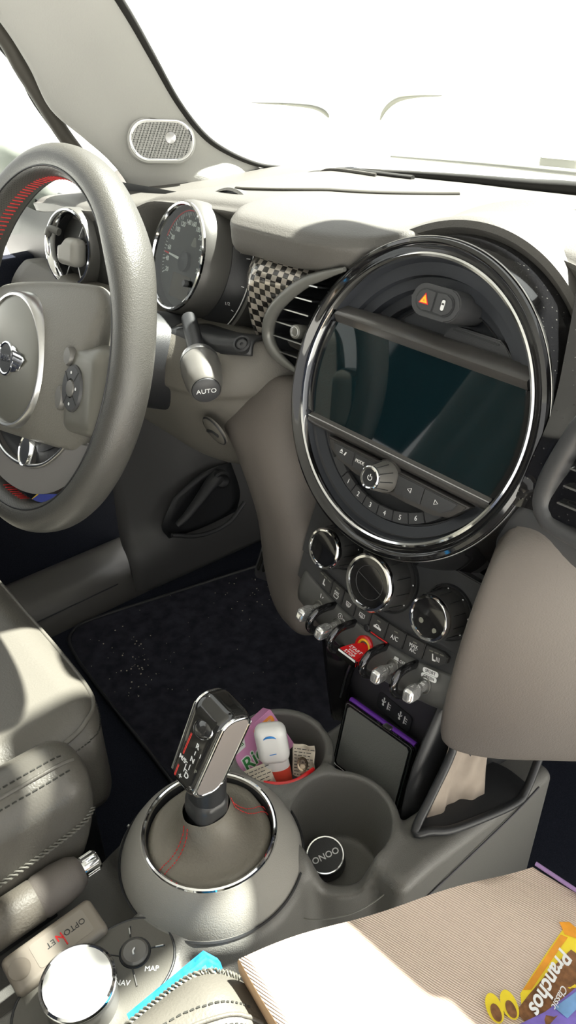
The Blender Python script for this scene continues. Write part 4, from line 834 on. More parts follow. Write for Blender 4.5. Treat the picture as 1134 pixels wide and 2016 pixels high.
# ================================================================== CENTRE CONSOLE
con=thing('centre_console','dark moulded centre console with two cup holders in front of the gear lever','centre console',(.006,-.2,.0))
GC=(.006,-.22); C2=(.058,-.110); C1=(-.043,-.100)
def conf(X,Y,Z):
    gear=scone(X,Y,Z,GC,.118,.086,.03,.252,.016)
    t2=scone(X,Y,Z,C2,.069,.0555,.03,.253,.006)
    t1=scone(X,Y,Z,C1,.068,.0550,.03,.252,.006)
    tray=sbox(X,Y,Z,(.005,.0,.085),(.088,.09,.085),.012)
    side=sbox(X,Y+.30*(X*0),Z+.18*np.maximum(Y+.08,0)-.12*np.maximum(-.08-Y,0)*0,(.118,.0,.115),(.026,.120,.135),.012)
    rear=sbox(X,Y,Z,(.005,-.45,.10),(.085,.20,.115),.016)
    d=smin(smin(gear,t2,.016),t1,.016); d=smin(d,rear,.02); d=smin(d,tray,.01)
    # shoulder carrying the infotainment plate
    pl=scone(X,Y,Z,(.044,-.335),.060,.047,.10,.247,.006); pl2=sbox(X,Y,Z,(.036,-.42,.17),(.044,.10,.075),.02)
    d=smin(d,smin(pl,pl2,.02),.012)
    d=smin(d,side,.008)
    # trench for the handbrake and the flat pack
    tr=sbox(X,Y,Z,(-.035,-.45,.26),(.046,.165,.060),.012)
    d=smax(d,-tr,.006)
    # cup wells
    for c,r0,r1,zb in ((C2,.040,.0475,.165),(C1,.039,.0465,.17)):
        r=np.hypot(X-c[0],Y-c[1]); w_=smax(r-(r0+(r1-r0)*np.clip((Z-zb)/.085,0,1.5)),zb-Z,.006); d=smax(d,-w_,.0035)
    # thumb notch in the near wall of the right-hand cup
    ca,sa=math.cos(math.radians(-42)),math.sin(math.radians(-42))
    u=(X-C2[0])*ca+(Y-C2[1])*sa; v=-(X-C2[0])*sa+(Y-C2[1])*ca
    nz=np.abs(v)-(.0150+.42*(Z-.219)); n_=smax(smax(nz,.219-Z,.008),.020-u,.004); d=smax(d,-n_,.005)
    # storage tray hollow ahead of the cups
    hol=sbox(X,Y,Z,(.02,-.002,.235),(.062,.045,.085),.012); d=smax(d,-hol,.004)
    return d
sdf_mesh('console_body',conf,(-.115,-.62,.0),(.15,.125,.262),.0026,M['console'],con,proj=3)
# collar of the gear lever: soft dome with a chrome ring
GF=T(GC[0],GC[1],0)
lathe('collar',[(.0815,.2475),(.0800,.2520),(.0770,.2600),(.0715,.2695),(.0650,.2775),(.0605,.2815),(.0592,.2815),(.0588,.279)],M['collar'],con,GF,seg=96)
lathe('collar_seam',[(.0835,.2490),(.0822,.2500),(.0812,.2490)],M['black'],con,GF,seg=96)
lathe('chrome_ring',[(.0600,.2812),(.0593,.2838),(.0578,.2846),(.0563,.2838),(.0556,.2810)],M['chrome'],con,GF,seg=120)
lathe('ring_well',[(.0558,.2815),(.0545,.270),(.0490,.266),(.0,.266)],M['black'],con,GF,seg=72)
# stitched seam between collar housing and cup housing, and the skirt seam below
tube('side_seam',[(.013,-.142,.2535),(.034,-.150,.2505),(.048,-.1615,.244),(.066,-.1765,.230),(.083,-.188,.212)],.0007,M['seamgrey'],con,n=6)
tube('skirt_seam',[(.083,-.189,.211),(.100,-.176,.2135),(.1165,-.152,.217),(.1245,-.125,.222),(.1255,-.10,.228)],.0006,M['seamgrey'],con,n=6)
tube('skirt_seam',[(.083,-.189,.211),(.085,-.205,.203),(.093,-.222,.195),(.10,-.24,.185)],.0006,M['seamgrey'],con,n=6)
tube('panel_seam',[(.1445,-.105,.203),(.1455,-.05,.206),(.1458,.0,.2085),(.1455,.05,.210),(.144,.09,.212)],.0009,M['stackdark'],con,n=5)
# gear gaiter and lever
gl=thing('gear_selector','black gloss gear lever with red lines, R N D lettering and chrome side frame','gear lever',(.006,-.22,.27))
M['gaiter']=mat('gaiter_leather',(.17,.155,.125),.5,bump=.5,bscale=450)
KB=Vector((.006,-.2250,.316)); kd=Vector((.07,.36,.93)).normalized()
rows=[]
for r,z,t in ((.0550,.2700,0),(.0535,.2760,.0),(.0490,.2795,.02),(.043,.2800,.06),(.036,.2830,.2),(.029,.2895,.5),(.0240,.2985,.8),(.0215,.308,1),(.0205,.313,1)):
    row=[]
    for i in range(24):
        a=2*PI*i/24; w_=1+.02*math.sin(3*a+1)*(r/.05)*(t<.5)+.012*math.sin(7*a+z*300)
        cx=GC[0]*(1-t)+KB.x*t; cy=GC[1]*(1-t)+(KB.y+.004)*t
        row.append((cx+r*w_*math.cos(a)*(1-.12*t),cy+r*w_*math.sin(a)*(1+.05*t),z+.002*math.sin(2*a+.5)*(0<t<1)))
    rows.append(row)
gaiter=surf('gaiter',rows,M['gaiter'],gl,n=4,k=3,cv=True)
for ang in (276,75):
    a0=math.radians(ang)
    for off in (-.0032,.0032):
        bm=bmesh.new()
        for i in range(18):
            f0=i/18; f1=f0+.035
            def gp(f):
                k=f*(len(rows)-2)+.0; i0=int(k); tt=k-i0; q=[]
                for rr in (rows[i0],rows[i0+1]):
                    j=ang/15; j0=int(j)%24; p=Vector(rr[j0]).lerp(Vector(rr[(j0+1)%24]),j-int(j)); q.append(p)
                p=q[0].lerp(q[1],tt); tang=Vector((-math.sin(a0),math.cos(a0),0)); return p+tang*off*(1-.3*f)+Vector((math.cos(a0)*.0006,math.sin(a0)*.0006,.0010))
            stitch(bm,gp(f0),gp(f1),.00045)
        fin('red_stitching',bm,M['redthread'],gaiter,smooth=0)
KN=frame((.0105,-.2135,.3875),x=(1,.0,-.07),z=kd)@Matrix.Scale(.76,4)          # x right, y forward, z up the lever
NKF=frame((.006,-.2235,.288),x=(1,0,0),z=(.01,.10,1))
sdf_mesh('neck',lambda X,Y,Z: sbox(X,Y,Z,(0,.0,.035),(.0150,.0150,.045),.012),(-.02,-.02,-.012),(.02,.02,.085),.0014,M['black'],gl,NKF)
sdf_mesh('neck_sleeve',lambda X,Y,Z: sbox(X,Y,Z,(0,.0,.030),(.0163,.0163,.0160),.011),(-.02,-.02,.006),(.02,.02,.048),.0014,M['dialgrey'],gl,NKF)
KY=lambda Z: .06*Z-.003
def knobf(X,Y,Z):
    qy=np.abs(Y-KY(Z))-.0235+.0195; qz=np.abs(Z-.004)-.0560+.0195
    d2=np.sqrt(np.maximum(qy,0)**2+np.maximum(qz,0)**2)+np.minimum(np.maximum(qy,qz),0)-.0195
    wx=.0222+.035*Z
    return smax(d2,np.abs(X)-wx,.011)
knob=sdf_mesh('knob',knobf,(-.026,-.032,-.056),(.026,.032,.064),.0011,M['knobgloss'],gl,KN,proj=4)
# chrome frames and matt inserts on both flanks
def flank(s,inset,dx):
    o=[]
    for x,y in rrect(2*(.0235-inset),2*(.0560-inset),.0195-inset,7): 
        z=y+.004; o.append((s*(.0222+.035*z-.0022+dx),x+KY(z),z))
    return o
for s in (1,-1):
    tube('chrome_frame',flank(s,.0052,0.0012),.0024,M['chrome'],knob,KN,n=2,closed=True)
    lp=flank(s,.0070,.0027); bm=bmesh.new(); vs=[bm.verts.new(p) for p in lp]; bm.faces.new(vs)
    fin('matt_insert',bm,M['insert'],knob,KN)
# rear face: P button, red lines and shift pattern
def kface(x,z): return KN@Matrix(((1,0,0,x),(0,0,-1,KY(z)-.0237),(0,1,.06,z),(0,0,0,1)))
M['pbutton']=mat('p_button_gloss',(.03,.03,.03),.05,coat=1)
pbm=lathe('park_button',[(0,.0036),(.0060,.0032),(.0084,.0016),(.0092,-.002)],M['pbutton'],knob,KN@Matrix(((1,0,0,.004),(0,.25,-.97,-.0243),(0,.97,.25,.0330),(0,0,0,1)))@R(25),seg=40,sx=1.35)
lathe('button_rim',[(.0090,.0000),(.0096,.0016),(.0104,.0006)],M['chrome'],pbm,KN@Matrix(((1,0,0,.004),(0,.25,-.97,-.0243),(0,.97,.25,.0330),(0,0,0,1)))@R(25),seg=40,sx=1.35)
for x0,z0,x1,z1 in ((-.0098,.018,-.0105,-.009),(-.0106,-.024,-.0108,-.038)):
    for dx in (0,.0016): tube('red_line',[(x0+dx,KY(z0)-.0236+.0003*(dx==0),z0),(x1+dx,KY(z1)-.0236+.0003*(dx==0),z1)],.00045,M['redline'],knob,KN,n=1,seg=6)
for s_,x,z,sz in (('R',.0055,.0120,.0085),('N',.0055,-.0055,.0085),('D',.0058,-.0260,.0095),('P',.0150,-.0130,.0065),('M/S',-.0075,-.0140,.0075),('+',-.0020,-.0330,.0100)):
    text('lettering',s_,sz,M['white'] if s_!='P' else M['tellgrey'],knob,kface(x,z)@T(0,0,.0002),bold=.0001)
for x,z,w_,h_ in ((.0055,.0035,.0009,.0050),(.0055,-.0150,.0009,.0070),(-.0008,-.0130,.0030,.0009),(.0000,-.0200,.0010,.0100),(.0028,-.0210,.0040,.0009),(.0135,.0060,.0006,.0050)):
    rbox('shift_line',w_,h_,.0003,M['white'],knob,kface(x,z),r=.0002,bev=0)
# ================================================================== HANDBRAKE
HF=frame((-.046,-.312,.262),z=(.01,1,.03),x=(1,0,0))      # z forward along the lever
hbk=thing('handbrake','grey leather handbrake lever with a chrome release button, beside the driver seat','handbrake',(-.045,-.40,.22))
lathe('grip',[(.0155,-.30),(.0170,-.20),(.0182,-.10),(.0180,-.0505),(.0172,-.049)],M['brakeleather'],hbk,HF,seg=48)
lathe('grip_cap',[(.0172,-.050),(.0184,-.046),(.0186,-.030),(.0165,-.016),(.0125,-.009),(.0092,-.0075)],M['pad'],hbk,HF,seg=48)
rb=lathe('release_button',[(.0088,-.012),(.0088,.006),(.0078,.0075),(0,.0078)],M['chrome'],hbk,HF,seg=32)
for a in range(0,360,30):
    q=math.radians(a); tube('button_flute',[(.0088*math.cos(q),.0088*math.sin(q),-.006),(.0088*math.cos(q),.0088*math.sin(q),.0050)],.0006,M['satin'],rb,HF,n=1,seg=6)
rbox('lever_arm',.018,.010,.26,M['black'],hbk,HF@T(0,.022,-.30),r=.003)
# ================================================================== ROTARY CONTROLLER
rcn=thing('rotary_controller','silver-topped rotary controller with NAV and MAP keys, bottom left of the photo','rotary knob',(.045,-.34,.247))
PLF=T(0,0,.2475)
pl_out=cr2([(.040,-.285),(.066,-.296),(.0815,-.325),(.0835,-.365),(.075,-.405),(.045,-.425),(.012,-.41),(.0,-.375),(.006,-.325),(.019,-.297)],6) if False else [(v.x,v.y) for v in cr([(.041,-.290,0),(.064,-.298,0),(.0775,-.322,0),(.083,-.365,0),(.075,-.405,0),(.045,-.422,0),(.014,-.408,0),(.006,-.372,0),(.010,-.325,0),(.020,-.300,0)],6,True)]
plate=prism('key_plate',pl_out,.004,M['plategrey'],rcn,PLF,bev=.0012)
tube('plate_gap',[(x,y,.2508) for x,y in pl_out[::3]],.0012,M['black'],plate,n=3,closed=True)
phc=T(.0405,-.320,.2515)
pbt=lathe('phone_button',[(0,.0016),(.0050,.0022),(.0090,.0030),(.0108,.0018),(.0112,-.001)],M['knobgrey'],rcn,phc,seg=48)
lathe('button_gap',[(.0112,.0004),(.0122,.0008),(.0128,.0)],M['black'],pbt,phc,seg=48)
tube('phone_symbol',[(-.0022,.0014,.0026),(-.0010,-.0010,.0026),(.0018,-.0020,.0026)],.0007,M['white'],pbt,phc,n=4,seg=8)
for (x0,y0,x1,y1) in ((.0275,-.3165,.0195,-.312),(.0455,-.3085,.0510,-.2985),(.0500,-.3280,.0640,-.3320),(.0345,-.3310,.028,-.337)):
    tube('key_split',[(x0,y0,.2516),(x1,y1,.2514)],.0007,M['black'],plate,n=1,seg=6)
for (x0,y0,x1,y1) in ((.0255,-.3155,.0205,-.3135),(.0475,-.3050,.0505,-.2995),(.0555,-.3295,.0640,-.3320)):
    tube('key_marker',[(x0,y0,.2522),(x1,y1,.2522)],.0007,M['satin'],plate,n=1,seg=6)
text('lettering','MAP',.0058,M['white'],plate,T(.0600,-.3165,.2516)@R(-148+180+20)); text('lettering','NAV',.0058,M['white'],plate,T(.0545,-.3395,.2516)@R(48))
CKF=T(.0475,-.3690,.2515)
ck=lathe('controller_knob',[(.0270,-.003),(.0265,.004),(.0262,.014),(.0270,.0215),(.0280,.0235),(.0280,.0275)],M['knobgrey'],rcn,CKF,seg=72)
lathe('knob_chrome_ring',[(.0280,.0268),(.0287,.0285),(.0280,.0310),(.0262,.0322),(.0250,.0312)],M['chrome'],ck,CKF,seg=96)
M['pearltop']=mat('pale_touch_top',(.62,.62,.60),.35)
lathe('touch_top',[(.0252,.0314),(.0200,.0306),(.0,.0300)],M['pearltop'],ck,CKF,seg=64)
# ================================================================== THINGS IN AND ON THE CONSOLE
# slim white pack between handbrake and controller
bx=Vector((.0335,-.0025,0)).normalized()
OPF=frame((-.0045,-.3665,.2440),x=(-.02,1,.03),z=(.10,0,1))
op=thing('white_case','slim pale plastic case with black and red lettering lying beside the handbrake','case',OPF.to_translation())
M['casewhite']=mat('case_offwhite',(.24,.21,.175),.4)
sdf_mesh('case_body',lambda X,Y,Z: sbox(X,Y,Z,(0,0,.0082),(.0395,.0172,.0082),.0055),(-.042,-.02,-.002),(.042,.02,.018),.0012,M['casewhite'],op,OPF)
prism('label_recess',rrect(.047,.022,.003),.0003,mat('case_label',(.27,.24,.205),.3),op,OPF@T(.006,.0,.0164),bev=0)
lathe('thumb_dimple',[(.0085,.0004),(.0080,.0001),(0,-.0001)],mat('case_shade',(.225,.195,.16),.35),op,OPF@T(-.030,.0,.0165),seg=32)
tx=OPF@T(.008,.001,.0168)@R(180)
text('lettering','OPTO',.0068,M['black'],op,tx@T(-.0100,-.0005,0)); text('lettering','ET',.0068,M['black'],op,tx@T(.0108,-.0005,0)); text('red_letter','N',.0078,M['red'],op,tx@T(.0030,-.0010,0),bold=.0002)
tube('red_stroke',[(.0006,.0085,.0001),(.0006,-.0005,.0001)],.0006,M['red'],op,tx,n=1,seg=6)
# black puck in the right-hand cup holder
pk_f=frame((.0445,-.1135,.170),x=(.30,.95,.1),z=(.10,-.22,1))
pk=thing('round_puck','round black puck with a chrome edge and white letters in the empty cup holder','gadget',(.0445,-.1135,.167))
pbdy=lathe('puck_body',[(0,0),(.0182,0),(.0190,.002),(.0190,.018),(.0180,.0195)],M['black'],pk,pk_f,seg=64)
lathe('chrome_edge',[(.0188,.0180),(.0184,.0202),(.0172,.0200)],M['chrome'],pk,pk_f,seg=72)
pf_=lathe('puck_face',[(.0174,.0196),(0,.0197)],M['black'],pk,pk_f,seg=48)
text('lettering','OONO',.0088,M['white'],pf_,pk_f@T(.0,-.0005,.0199)@R(180),bold=.0001)
# square padded case leaning in the tray
LFm=frame((.0138,-.0205,.230),x=(.0885,.006,.0),y=(.0195,.019,.08))
ld=thing('square_case','square black padded case with a bright rim leaning in the tray under the USB sockets','case',(.006,-.03,.18))
prism('case_shell',rrect(.0900,.0860,.004),.009,M['black'],ld,LFm,bev=.001,z0=-.009)
prism('case_lid',rrect(.0900,.0860,.004),.0035,M['glossclean'],ld,LFm,bev=.0010,z0=.0006)
prism('lid_panel',rrect(.0810,.0770,.003),.0012,M['lidleather'],ld,LFm,bev=.0006,z0=.0034)
tube('rim_highlight',[(x,y,.0040) for x,y in rrect(.0868,.0828,.0035,3)],.0005,M['satin'],ld,LFm,n=1,closed=True,seg=6)
M['violet']=mat('violet_edge_tint',(.16,.03,.42),.3)
tube('violet_edge',[(-.043,.0425,-.002),(.043,.0425,-.002)],.0032,M['violet'],ld,LFm,n=1)  # violet-tinted strip along the top edge of the case
rbox('clasp',.010,.003,.006,M['satin'],ld,LFm@T(.010,.0440,-.002),r=.001)
# contents of the left-hand cup holder
CBF=frame((-.0600,-.1120,.2450),x=(-.06,1,.22),z=(.78,-.10,.55))
cbx=thing('pink_sweet_box','pink cardboard sweet box with white and green lettering standing in the left cup holder','box',CBF.to_translation())
M['violet']=mat('violet_edge_tint',(.16,.03,.42),.3)
M['pink']=mat('pink_card',(.70,.30,.55),.5); M['green']=mat('green_print',(.03,.25,.06),.5)
prism('carton',rrect(.0640,.0480,.0012,2),.018,M['pink'],cbx,CBF,bev=.0006,z0=-.018)
text('brand_outline','Ricola',.0200,M['white'],cbx,CBF@T(-.002,-.003,.0002)@R(4),bold=.0014,shear=.2); text('brand_lettering','Ricola',.0200,M['green'],cbx,CBF@T(-.002,-.003,.0004)@R(4),bold=.0003,shear=.2)
prism('corner_flash',rrect(.026,.0085,.003),.0003,M['orange'],cbx,CBF@T(.0165,.0150,.0001)); text('lettering','SANS SUCRES',.0031,M['white'],cbx,CBF@T(.0165,.0150,.0005))
prism('white_corner',[(-.0315,.0235),(-.006,.0235),(-.012,.012),(-.0315,.012)],.0003,M['white'],cbx,CBF@T(0,0,.0001)); text('lettering','ola',.0085,M['green'],cbx,CBF@T(-.0165,.0175,.0004))
text('lettering','AUX PLANTES',.0032,M['charcoal'],cbx,CBF@T(-.008,-.0200,.0002))
TBF=frame((-.0240,-.1120,.195),x=(.65,.75,.0),z=(-.18,-.02,1))
tbe=thing('cream_tube','small white flip-cap bottle with blue crescent and red base, in the left cup holder','bottle',TBF.to_translation())
M['tubew']=mat('white_plastic',(.82,.82,.80),.3); M['blue']=mat('blue_print',(.02,.22,.62),.35); M['coral']=mat('coral_print',(.85,.10,.06),.35)
lathe('bottle_body',[(0,0),(.0125,0),(.0135,.004),(.0135,.056),(.0120,.059)],M['tubew'],tbe,TBF,seg=48,sy=.62)
lathe('red_band',[(.0137,.018),(.0138,.020),(.0138,.047),(.0137,.049)],M['coral'],tbe,TBF,seg=48,sy=.62)
cap=sdf_mesh('flip_cap',lambda X,Y,Z: sbox(X,Y,Z,(0,0,.0795),(.0158,.0105,.0225),.009),(-.02,-.015,.05),(.02,.015,.105),.0012,M['tubew'],tbe,TBF)
tube('blue_crescent',[(.0085*math.cos(math.radians(a)),-.0106+.001*abs(math.cos(math.radians(a))),.0870+.0085*math.sin(math.radians(a))) for a in np.linspace(20,160,9)],[.0002,.0006,.0009,.0011,.0012,.0011,.0009,.0006,.0002],M['blue'],cap,TBF,n=3,seg=8)
tube('blue_dots',[(.004,-.0107,.074),(-.003,-.0107,.073)],.0004,M['blue'],cap,TBF,n=1,seg=6)
def paper(name,label,fr,w,h,seed,lines):
    t=thing(name,label,'paper',fr.to_translation()); rnd=random.Random(seed)
    rows=[[(w*(i/4-.5),h*(j/4-.5),.004*rnd.uniform(-1,1)) for j in range(5)] for i in range(5)]
    o=surf('sheet',rows,M['receipt'],t,fr=fr,n=4,k=4,thick=.0003)
    bm=bmesh.new()
    for k in range(lines):
        y=h*(-.4+.8*k/max(1,lines-1)); 
        x=-w*.4
        while x<w*.36:
            L=rnd.uniform(.0015,.005); i=(x+L/2)/w+.5; 
            bm.faces.new([bm.verts.new((x,y-.0004,.0048)),bm.verts.new((x+L,y-.0004,.0048)),bm.verts.new((x+L,y+.0004,.0048)),bm.verts.new((x,y+.0004,.0048))]); x+=L+.0012
    fin('print_lines',bm,M['black'],o,fr,0)
M['receipt']=mat('receipt_paper',(.62,.56,.46),.8)
paper('receipt','crumpled printed receipt below the pink box in the left cup holder',frame((-.0330,-.1370,.2370),x=(.35,.9,.2),z=(.55,-.45,.7)),.034,.030,3,8)
paper('folded_receipt','folded printed slip standing at the right of the left cup holder',frame((-.0170,-.0900,.2480),x=(.5,.85,-.1),z=(.5,-.75,.4)),.022,.034,5,9)
rh=tube('red_hoop',[(C1[0]+.0420*math.cos(math.radians(a)),C1[1]+.0420*math.sin(math.radians(a)),.2475+.002*math.sin(math.radians(a*2))) for a in np.linspace(-62,14,9)],[.0020,.0030,.0032,.0032,.0032,.0032,.0032,.0030,.0018],M['red'],None,n=4,flat=1.3,own=T(C1[0],C1[1],.246))
tag(rh,'red plastic hoop curving along the near rim of the left cup holder','hoop')
kc_f=frame((-.0115,-.0965,.2520),z=(.5,-.6,.6),x=(.6,.8,0))
kr_=thing('metal_clip','small brownish metal clip resting on the red hoop','clip',kc_f.to_translation())
lathe('clip_ring',[(.0035,-.001),(.0050,-.0015),(.0056,0),(.0050,.0015),(.0035,.001)],mat('bronze_metal',(.30,.24,.17),.25,1),kr_,kc_f,seg=32,closed=True,sy=1.3)
rbox('clip_bar',.005,.016,.0025,MATS['bronze_metal'],kr_,kc_f@T(0,-.008,-.002),r=.001)
# blue packet beside the controller
BPF=frame((.1010,-.3130,.2650),x=(.10,1,.20),z=(.75,-.15,.6))
bp=thing('blue_packet','small blue chequered packet poking up beside the passenger seat','packet',BPF.to_translation())
M['bluepk']=mat('blue_foil',(.03,.30,.75),.25,var=.5,vscale=160)
prism('packet_body',[(-.038,-.020),(.032,-.020),(.036,.002),(.030,.014),(-.038,.014)],.014,M['bluepk'],bp,BPF,bev=.003,seg=3,z0=-.014)
bm=bmesh.new()
for i in range(16):
    for j in range(8):
        if (i+j)%2==0:
            x=-.034+i*.004; y=-.018+j*.004
            if x+.0036<.030 and y+.0036<.013: bm.faces.new([bm.verts.new((x,y,.0002)),bm.verts.new((x+.0036,y,.0002)),bm.verts.new((x+.0036,y+.0036,.0002)),bm.verts.new((x,y+.0036,.0002))])
fin('chequer_print',bm,mat('light_blue_print',(.10,.48,.90),.3),bp,BPF,0)
# net pocket on the right of the console with a brown paper napkin
po=thing('side_pocket','triangular black-rimmed pocket under the right knee wing','pocket',(.15,-.02,.26))
tri3=[(.150,-.118,.262),(.149,.0,.2365),(.148,.045,.2365),(.150,.075,.33),(.150,.02,.40),(.149,-.062,.385)]
tube('pocket_rim',[(.114,-.070,.2555),(.122,-.058,.2535),(.131,-.040,.248),(.140,.0,.2395),(.147,.042,.232),(.146,.060,.238),(.135,.098,.27),(.125,.13,.31),(.09,.02,.345),(.100,-.009,.303),(.106,-.040,.273)],.0042,M['black'],po,n=5,closed=True)
surf('pocket_floor',[[(.112,-.066,.2515),(.100,-.02,.2455),(.09,.06,.232)],[(.128,-.040,.2475),(.118,.0,.243),(.115,.07,.231)],[(.140,-.008,.2415),(.1445,.025,.2355),(.1455,.07,.230)]],M['black'],po,n=5,k=5)
surf('pocket_back',[[(.088,-.06,.23),(.100,.0,.20),(.11,.12,.20)],[(.082,-.04,.29),(.092,.02,.28),(.10,.12,.28)],[(.078,.0,.36),(.085,.04,.36),(.095,.12,.36)]],M['black'],po,n=3,k=3,thick=.002)
nk=thing('brown_napkin','crumpled brown paper napkin stuffed in the side pocket','napkin',(.115,-.01,.25))
rows=[]
nb=[Vector((.109,-.050,.2450)),Vector((.124,.018,.2340))]; ntp=[Vector((.097,-.004,.318)),Vector((.103,.062,.290))]
for i in range(7):
    u=i/6; row=[]
    for j in range(9):
        v=j/8; p=nb[0].lerp(nb[1],v).lerp(ntp[0].lerp(ntp[1],v),u)
        row.append((p.x+.003*math.sin(v*9+u*2)+.0012*math.sin(v*27+u*6)-.004*u,p.y,p.z))
    rows.append(row)
surf('crumpled_sheet',rows,M['napkin'],nk,n=4,k=4,thick=.0006)
# ================================================================== FLOOR MAT, PEDAL, HOOD LEVER
mp=[(v.x,v.y) for v in cr([(-.632,-.03,0),(-.628,-.075,0),(-.59,-.098,0),(-.48,-.108,0),(-.30,-.115,0),(-.17,-.12,0),(-.14,-.09,0),(-.14,.1,0),(-.14,.33,0),(-.2,.355,0),(-.48,.35,0),(-.545,.335,0),(-.565,.28,0),(-.60,.12,0)],6,True)]
mt=prism('floor_mat',mp,.009,M['matc'],None,T(0,0,-.004),bev=.003,seg=2,own=T(-.38,.1,0))
tag(mt,'dark pile floor mat strewn with crumbs in the driver footwell','floor mat')
fe=tube('bound_edge',[(x,y,.0055) for x,y in mp[::2]],.0028,M['black'],mt,n=2,closed=True,seg=8)
bm=bmesh.new(); rnd=random.Random(4)
def crumb(x,y,s):
    bmesh.ops.create_icosphere(bm,subdivisions=1,radius=s,matrix=T(x,y,.006)@Matrix.Rotation(rnd.uniform(0,6),4,'Z')@Matrix.Diagonal((1,rnd.uniform(.5,1),.6,1)))
for _ in range(55): crumb(rnd.gauss(-.50,.045),rnd.gauss(-.045,.03),rnd.uniform(.0005,.0016))
for _ in range(40): crumb(rnd.gauss(-.53,.03),rnd.gauss(.24,.05),rnd.uniform(.0005,.0014))
for _ in range(60): crumb(rnd.uniform(-.6,-.2),rnd.uniform(-.1,.28),rnd.uniform(.0004,.0010))
cmb=fin('crumbs',bm,mat('crumb',(.55,.48,.38),.8),None,smooth=0,own=T(-.45,0,.006)); tag(cmb,'pale crumbs scattered over the dark floor mat','crumbs',kind='stuff')
PF=frame((-.425,.21,.155),x=(.9,.35,.0),z=(-.25,-.80,.55))
pd=thing('brake_pedal','silver pedal with dark rubber bars half hidden behind the left knee wing','pedal',(-.425,.22,.12))
prism('pedal_plate',rrect(.070,.115,.012),.006,M['satin'],pd,PF,bev=.0015)
for k in range(4): prism('rubber_bar',rrect(.007,.092,.003),.003,M['rubber'],pd,PF@T(-.024+k*.016,0,.005),bev=.0008)
tube('pedal_arm',[(-.425,.225,.17),(-.42,.30,.26),(-.41,.36,.42)],.008,M['black'],pd,n=4)
hl=thing('hood_release','curved black hood release lever with a round pivot on the left footwell trim','lever',(-.628,.2,.15))
tube('lever_bar',[(-.622,.238,.192),(-.614,.215,.188),(-.610,.185,.168),(-.612,.158,.145),(-.616,.140,.132)],[.016,.013,.010,.008,.006],M['charcoal'],hl,n=6,flat=.7)
lathe('pivot',[(.0165,-.004),(.0160,.004),(.012,.006),(.0085,.0035),(0,.0035)],M['black'],hl,frame((-.610,.236,.190),z=(1,-.35,.2),x=(0,0,1)),seg=32)
surf('lever_pocket',[[(-.632,.13,.10),(-.628,.20,.095),(-.625,.275,.10)],[(-.634,.12,.13),(-.629,.20,.14),(-.625,.285,.14)],[(-.636,.15,.175),(-.630,.21,.205),(-.627,.27,.205)]],M['black'],hl,n=4,k=4,thick=.002)
rn=[(-.612,.125,.120),(-.606,.18,.098),(-.605,.24,.098),(-.608,.282,.125)]
tube('pocket_lip',rn,.004,M['charcoal'],hl,n=5)
# round embossed cap on the knee panel
acp=lathe('airbag_cap',[(0,.0022),(.0150,.0016),(.0165,.0006),(.0175,-.002)],M['dashlow'],dash,frame((-.222,-.033,.522),z=(0,-.93,-.36),x=(1,0,0)),seg=48)
lathe('cap_gap',[(.0163,.0012),(.0172,.0010),(.0178,.0)],M['black'],acp,frame((-.222,-.033,.522),z=(0,-.93,-.36),x=(1,0,0)),seg=48)
tube('cap_emboss',[(-.232,-.0345,.519),(-.222,-.0352,.522),(-.213,-.0345,.520)],.0018,M['black'],acp,n=3)
# ================================================================== TWEETER ON THE PILLAR
TWF=frame((-.564,.146,.7475),x=(.42,.90,-.06),z=(.86,-.40,.22))@Matrix.Scale(.80,4)
tw=thing('pillar_speaker','oval chrome-rimmed speaker with a mesh grille at the foot of the pillar','speaker',(-.59,.158,.73))
def oval(w,h,n=12): return rrect(w,h,h/2-1e-4,n)
prism('speaker_body',oval(.108,.066),.034,M['pillar'],tw,TWF,bev=.006,seg=4,z0=-.028)
bm=bmesh.new(); rows=[[(x*s,y*t,z) for x,y in oval(.100,.058)] for s,t,z in ((1.04,1.06,.002),(1.045,1.07,.0055),(1.02,1.03,.0085),(.97,.95,.0085),(.93,.89,.0060))]
grid_faces(bm,rows,cv=True); fin('chrome_rim',bm,M['chrome'],tw,TWF,60)
def meshgrille():
    m=bpy.data.materials.new('speaker_mesh'); m.use_nodes=True; n=m.node_tree; b=n.nodes['Principled BSDF']; tc=n.nodes.new('ShaderNodeTexCoord')
    v=n.nodes.new('ShaderNodeTexVoronoi'); v.inputs['Scale'].default_value=520; v.inputs['Randomness'].default_value=0; r=n.nodes.new('ShaderNodeValToRGB'); r.color_ramp.elements[0].position=.35; r.color_ramp.elements[1].position=.5
    r.color_ramp.elements[0].color=(.05,.05,.05,1); r.color_ramp.elements[1].color=(.42,.42,.40,1)
    n.links.new(tc.outputs['Object'],v.inputs['Vector']); n.links.new(v.outputs['Distance'],r.inputs[0]); n.links.new(r.outputs[0],b.inputs['Base Color']); b.inputs['Metallic'].default_value=.5; b.inputs['Roughness'].default_value=.4; return m
gr=prism('grille',oval(.094,.052),.002,meshgrille(),tw,TWF,z0=.0045,bev=.001)
lathe('tweeter_dome',[(.0095,.0),(.0085,.0018),(.0045,.0030),(0,.0034)],M['satin'],tw,TWF@T(.014,.004,.006),seg=32)
rbox('rim_clip',.046,.006,.006,M['pillar'],tw,TWF@T(.004,.0335,.0),r=.002,bev=.001)
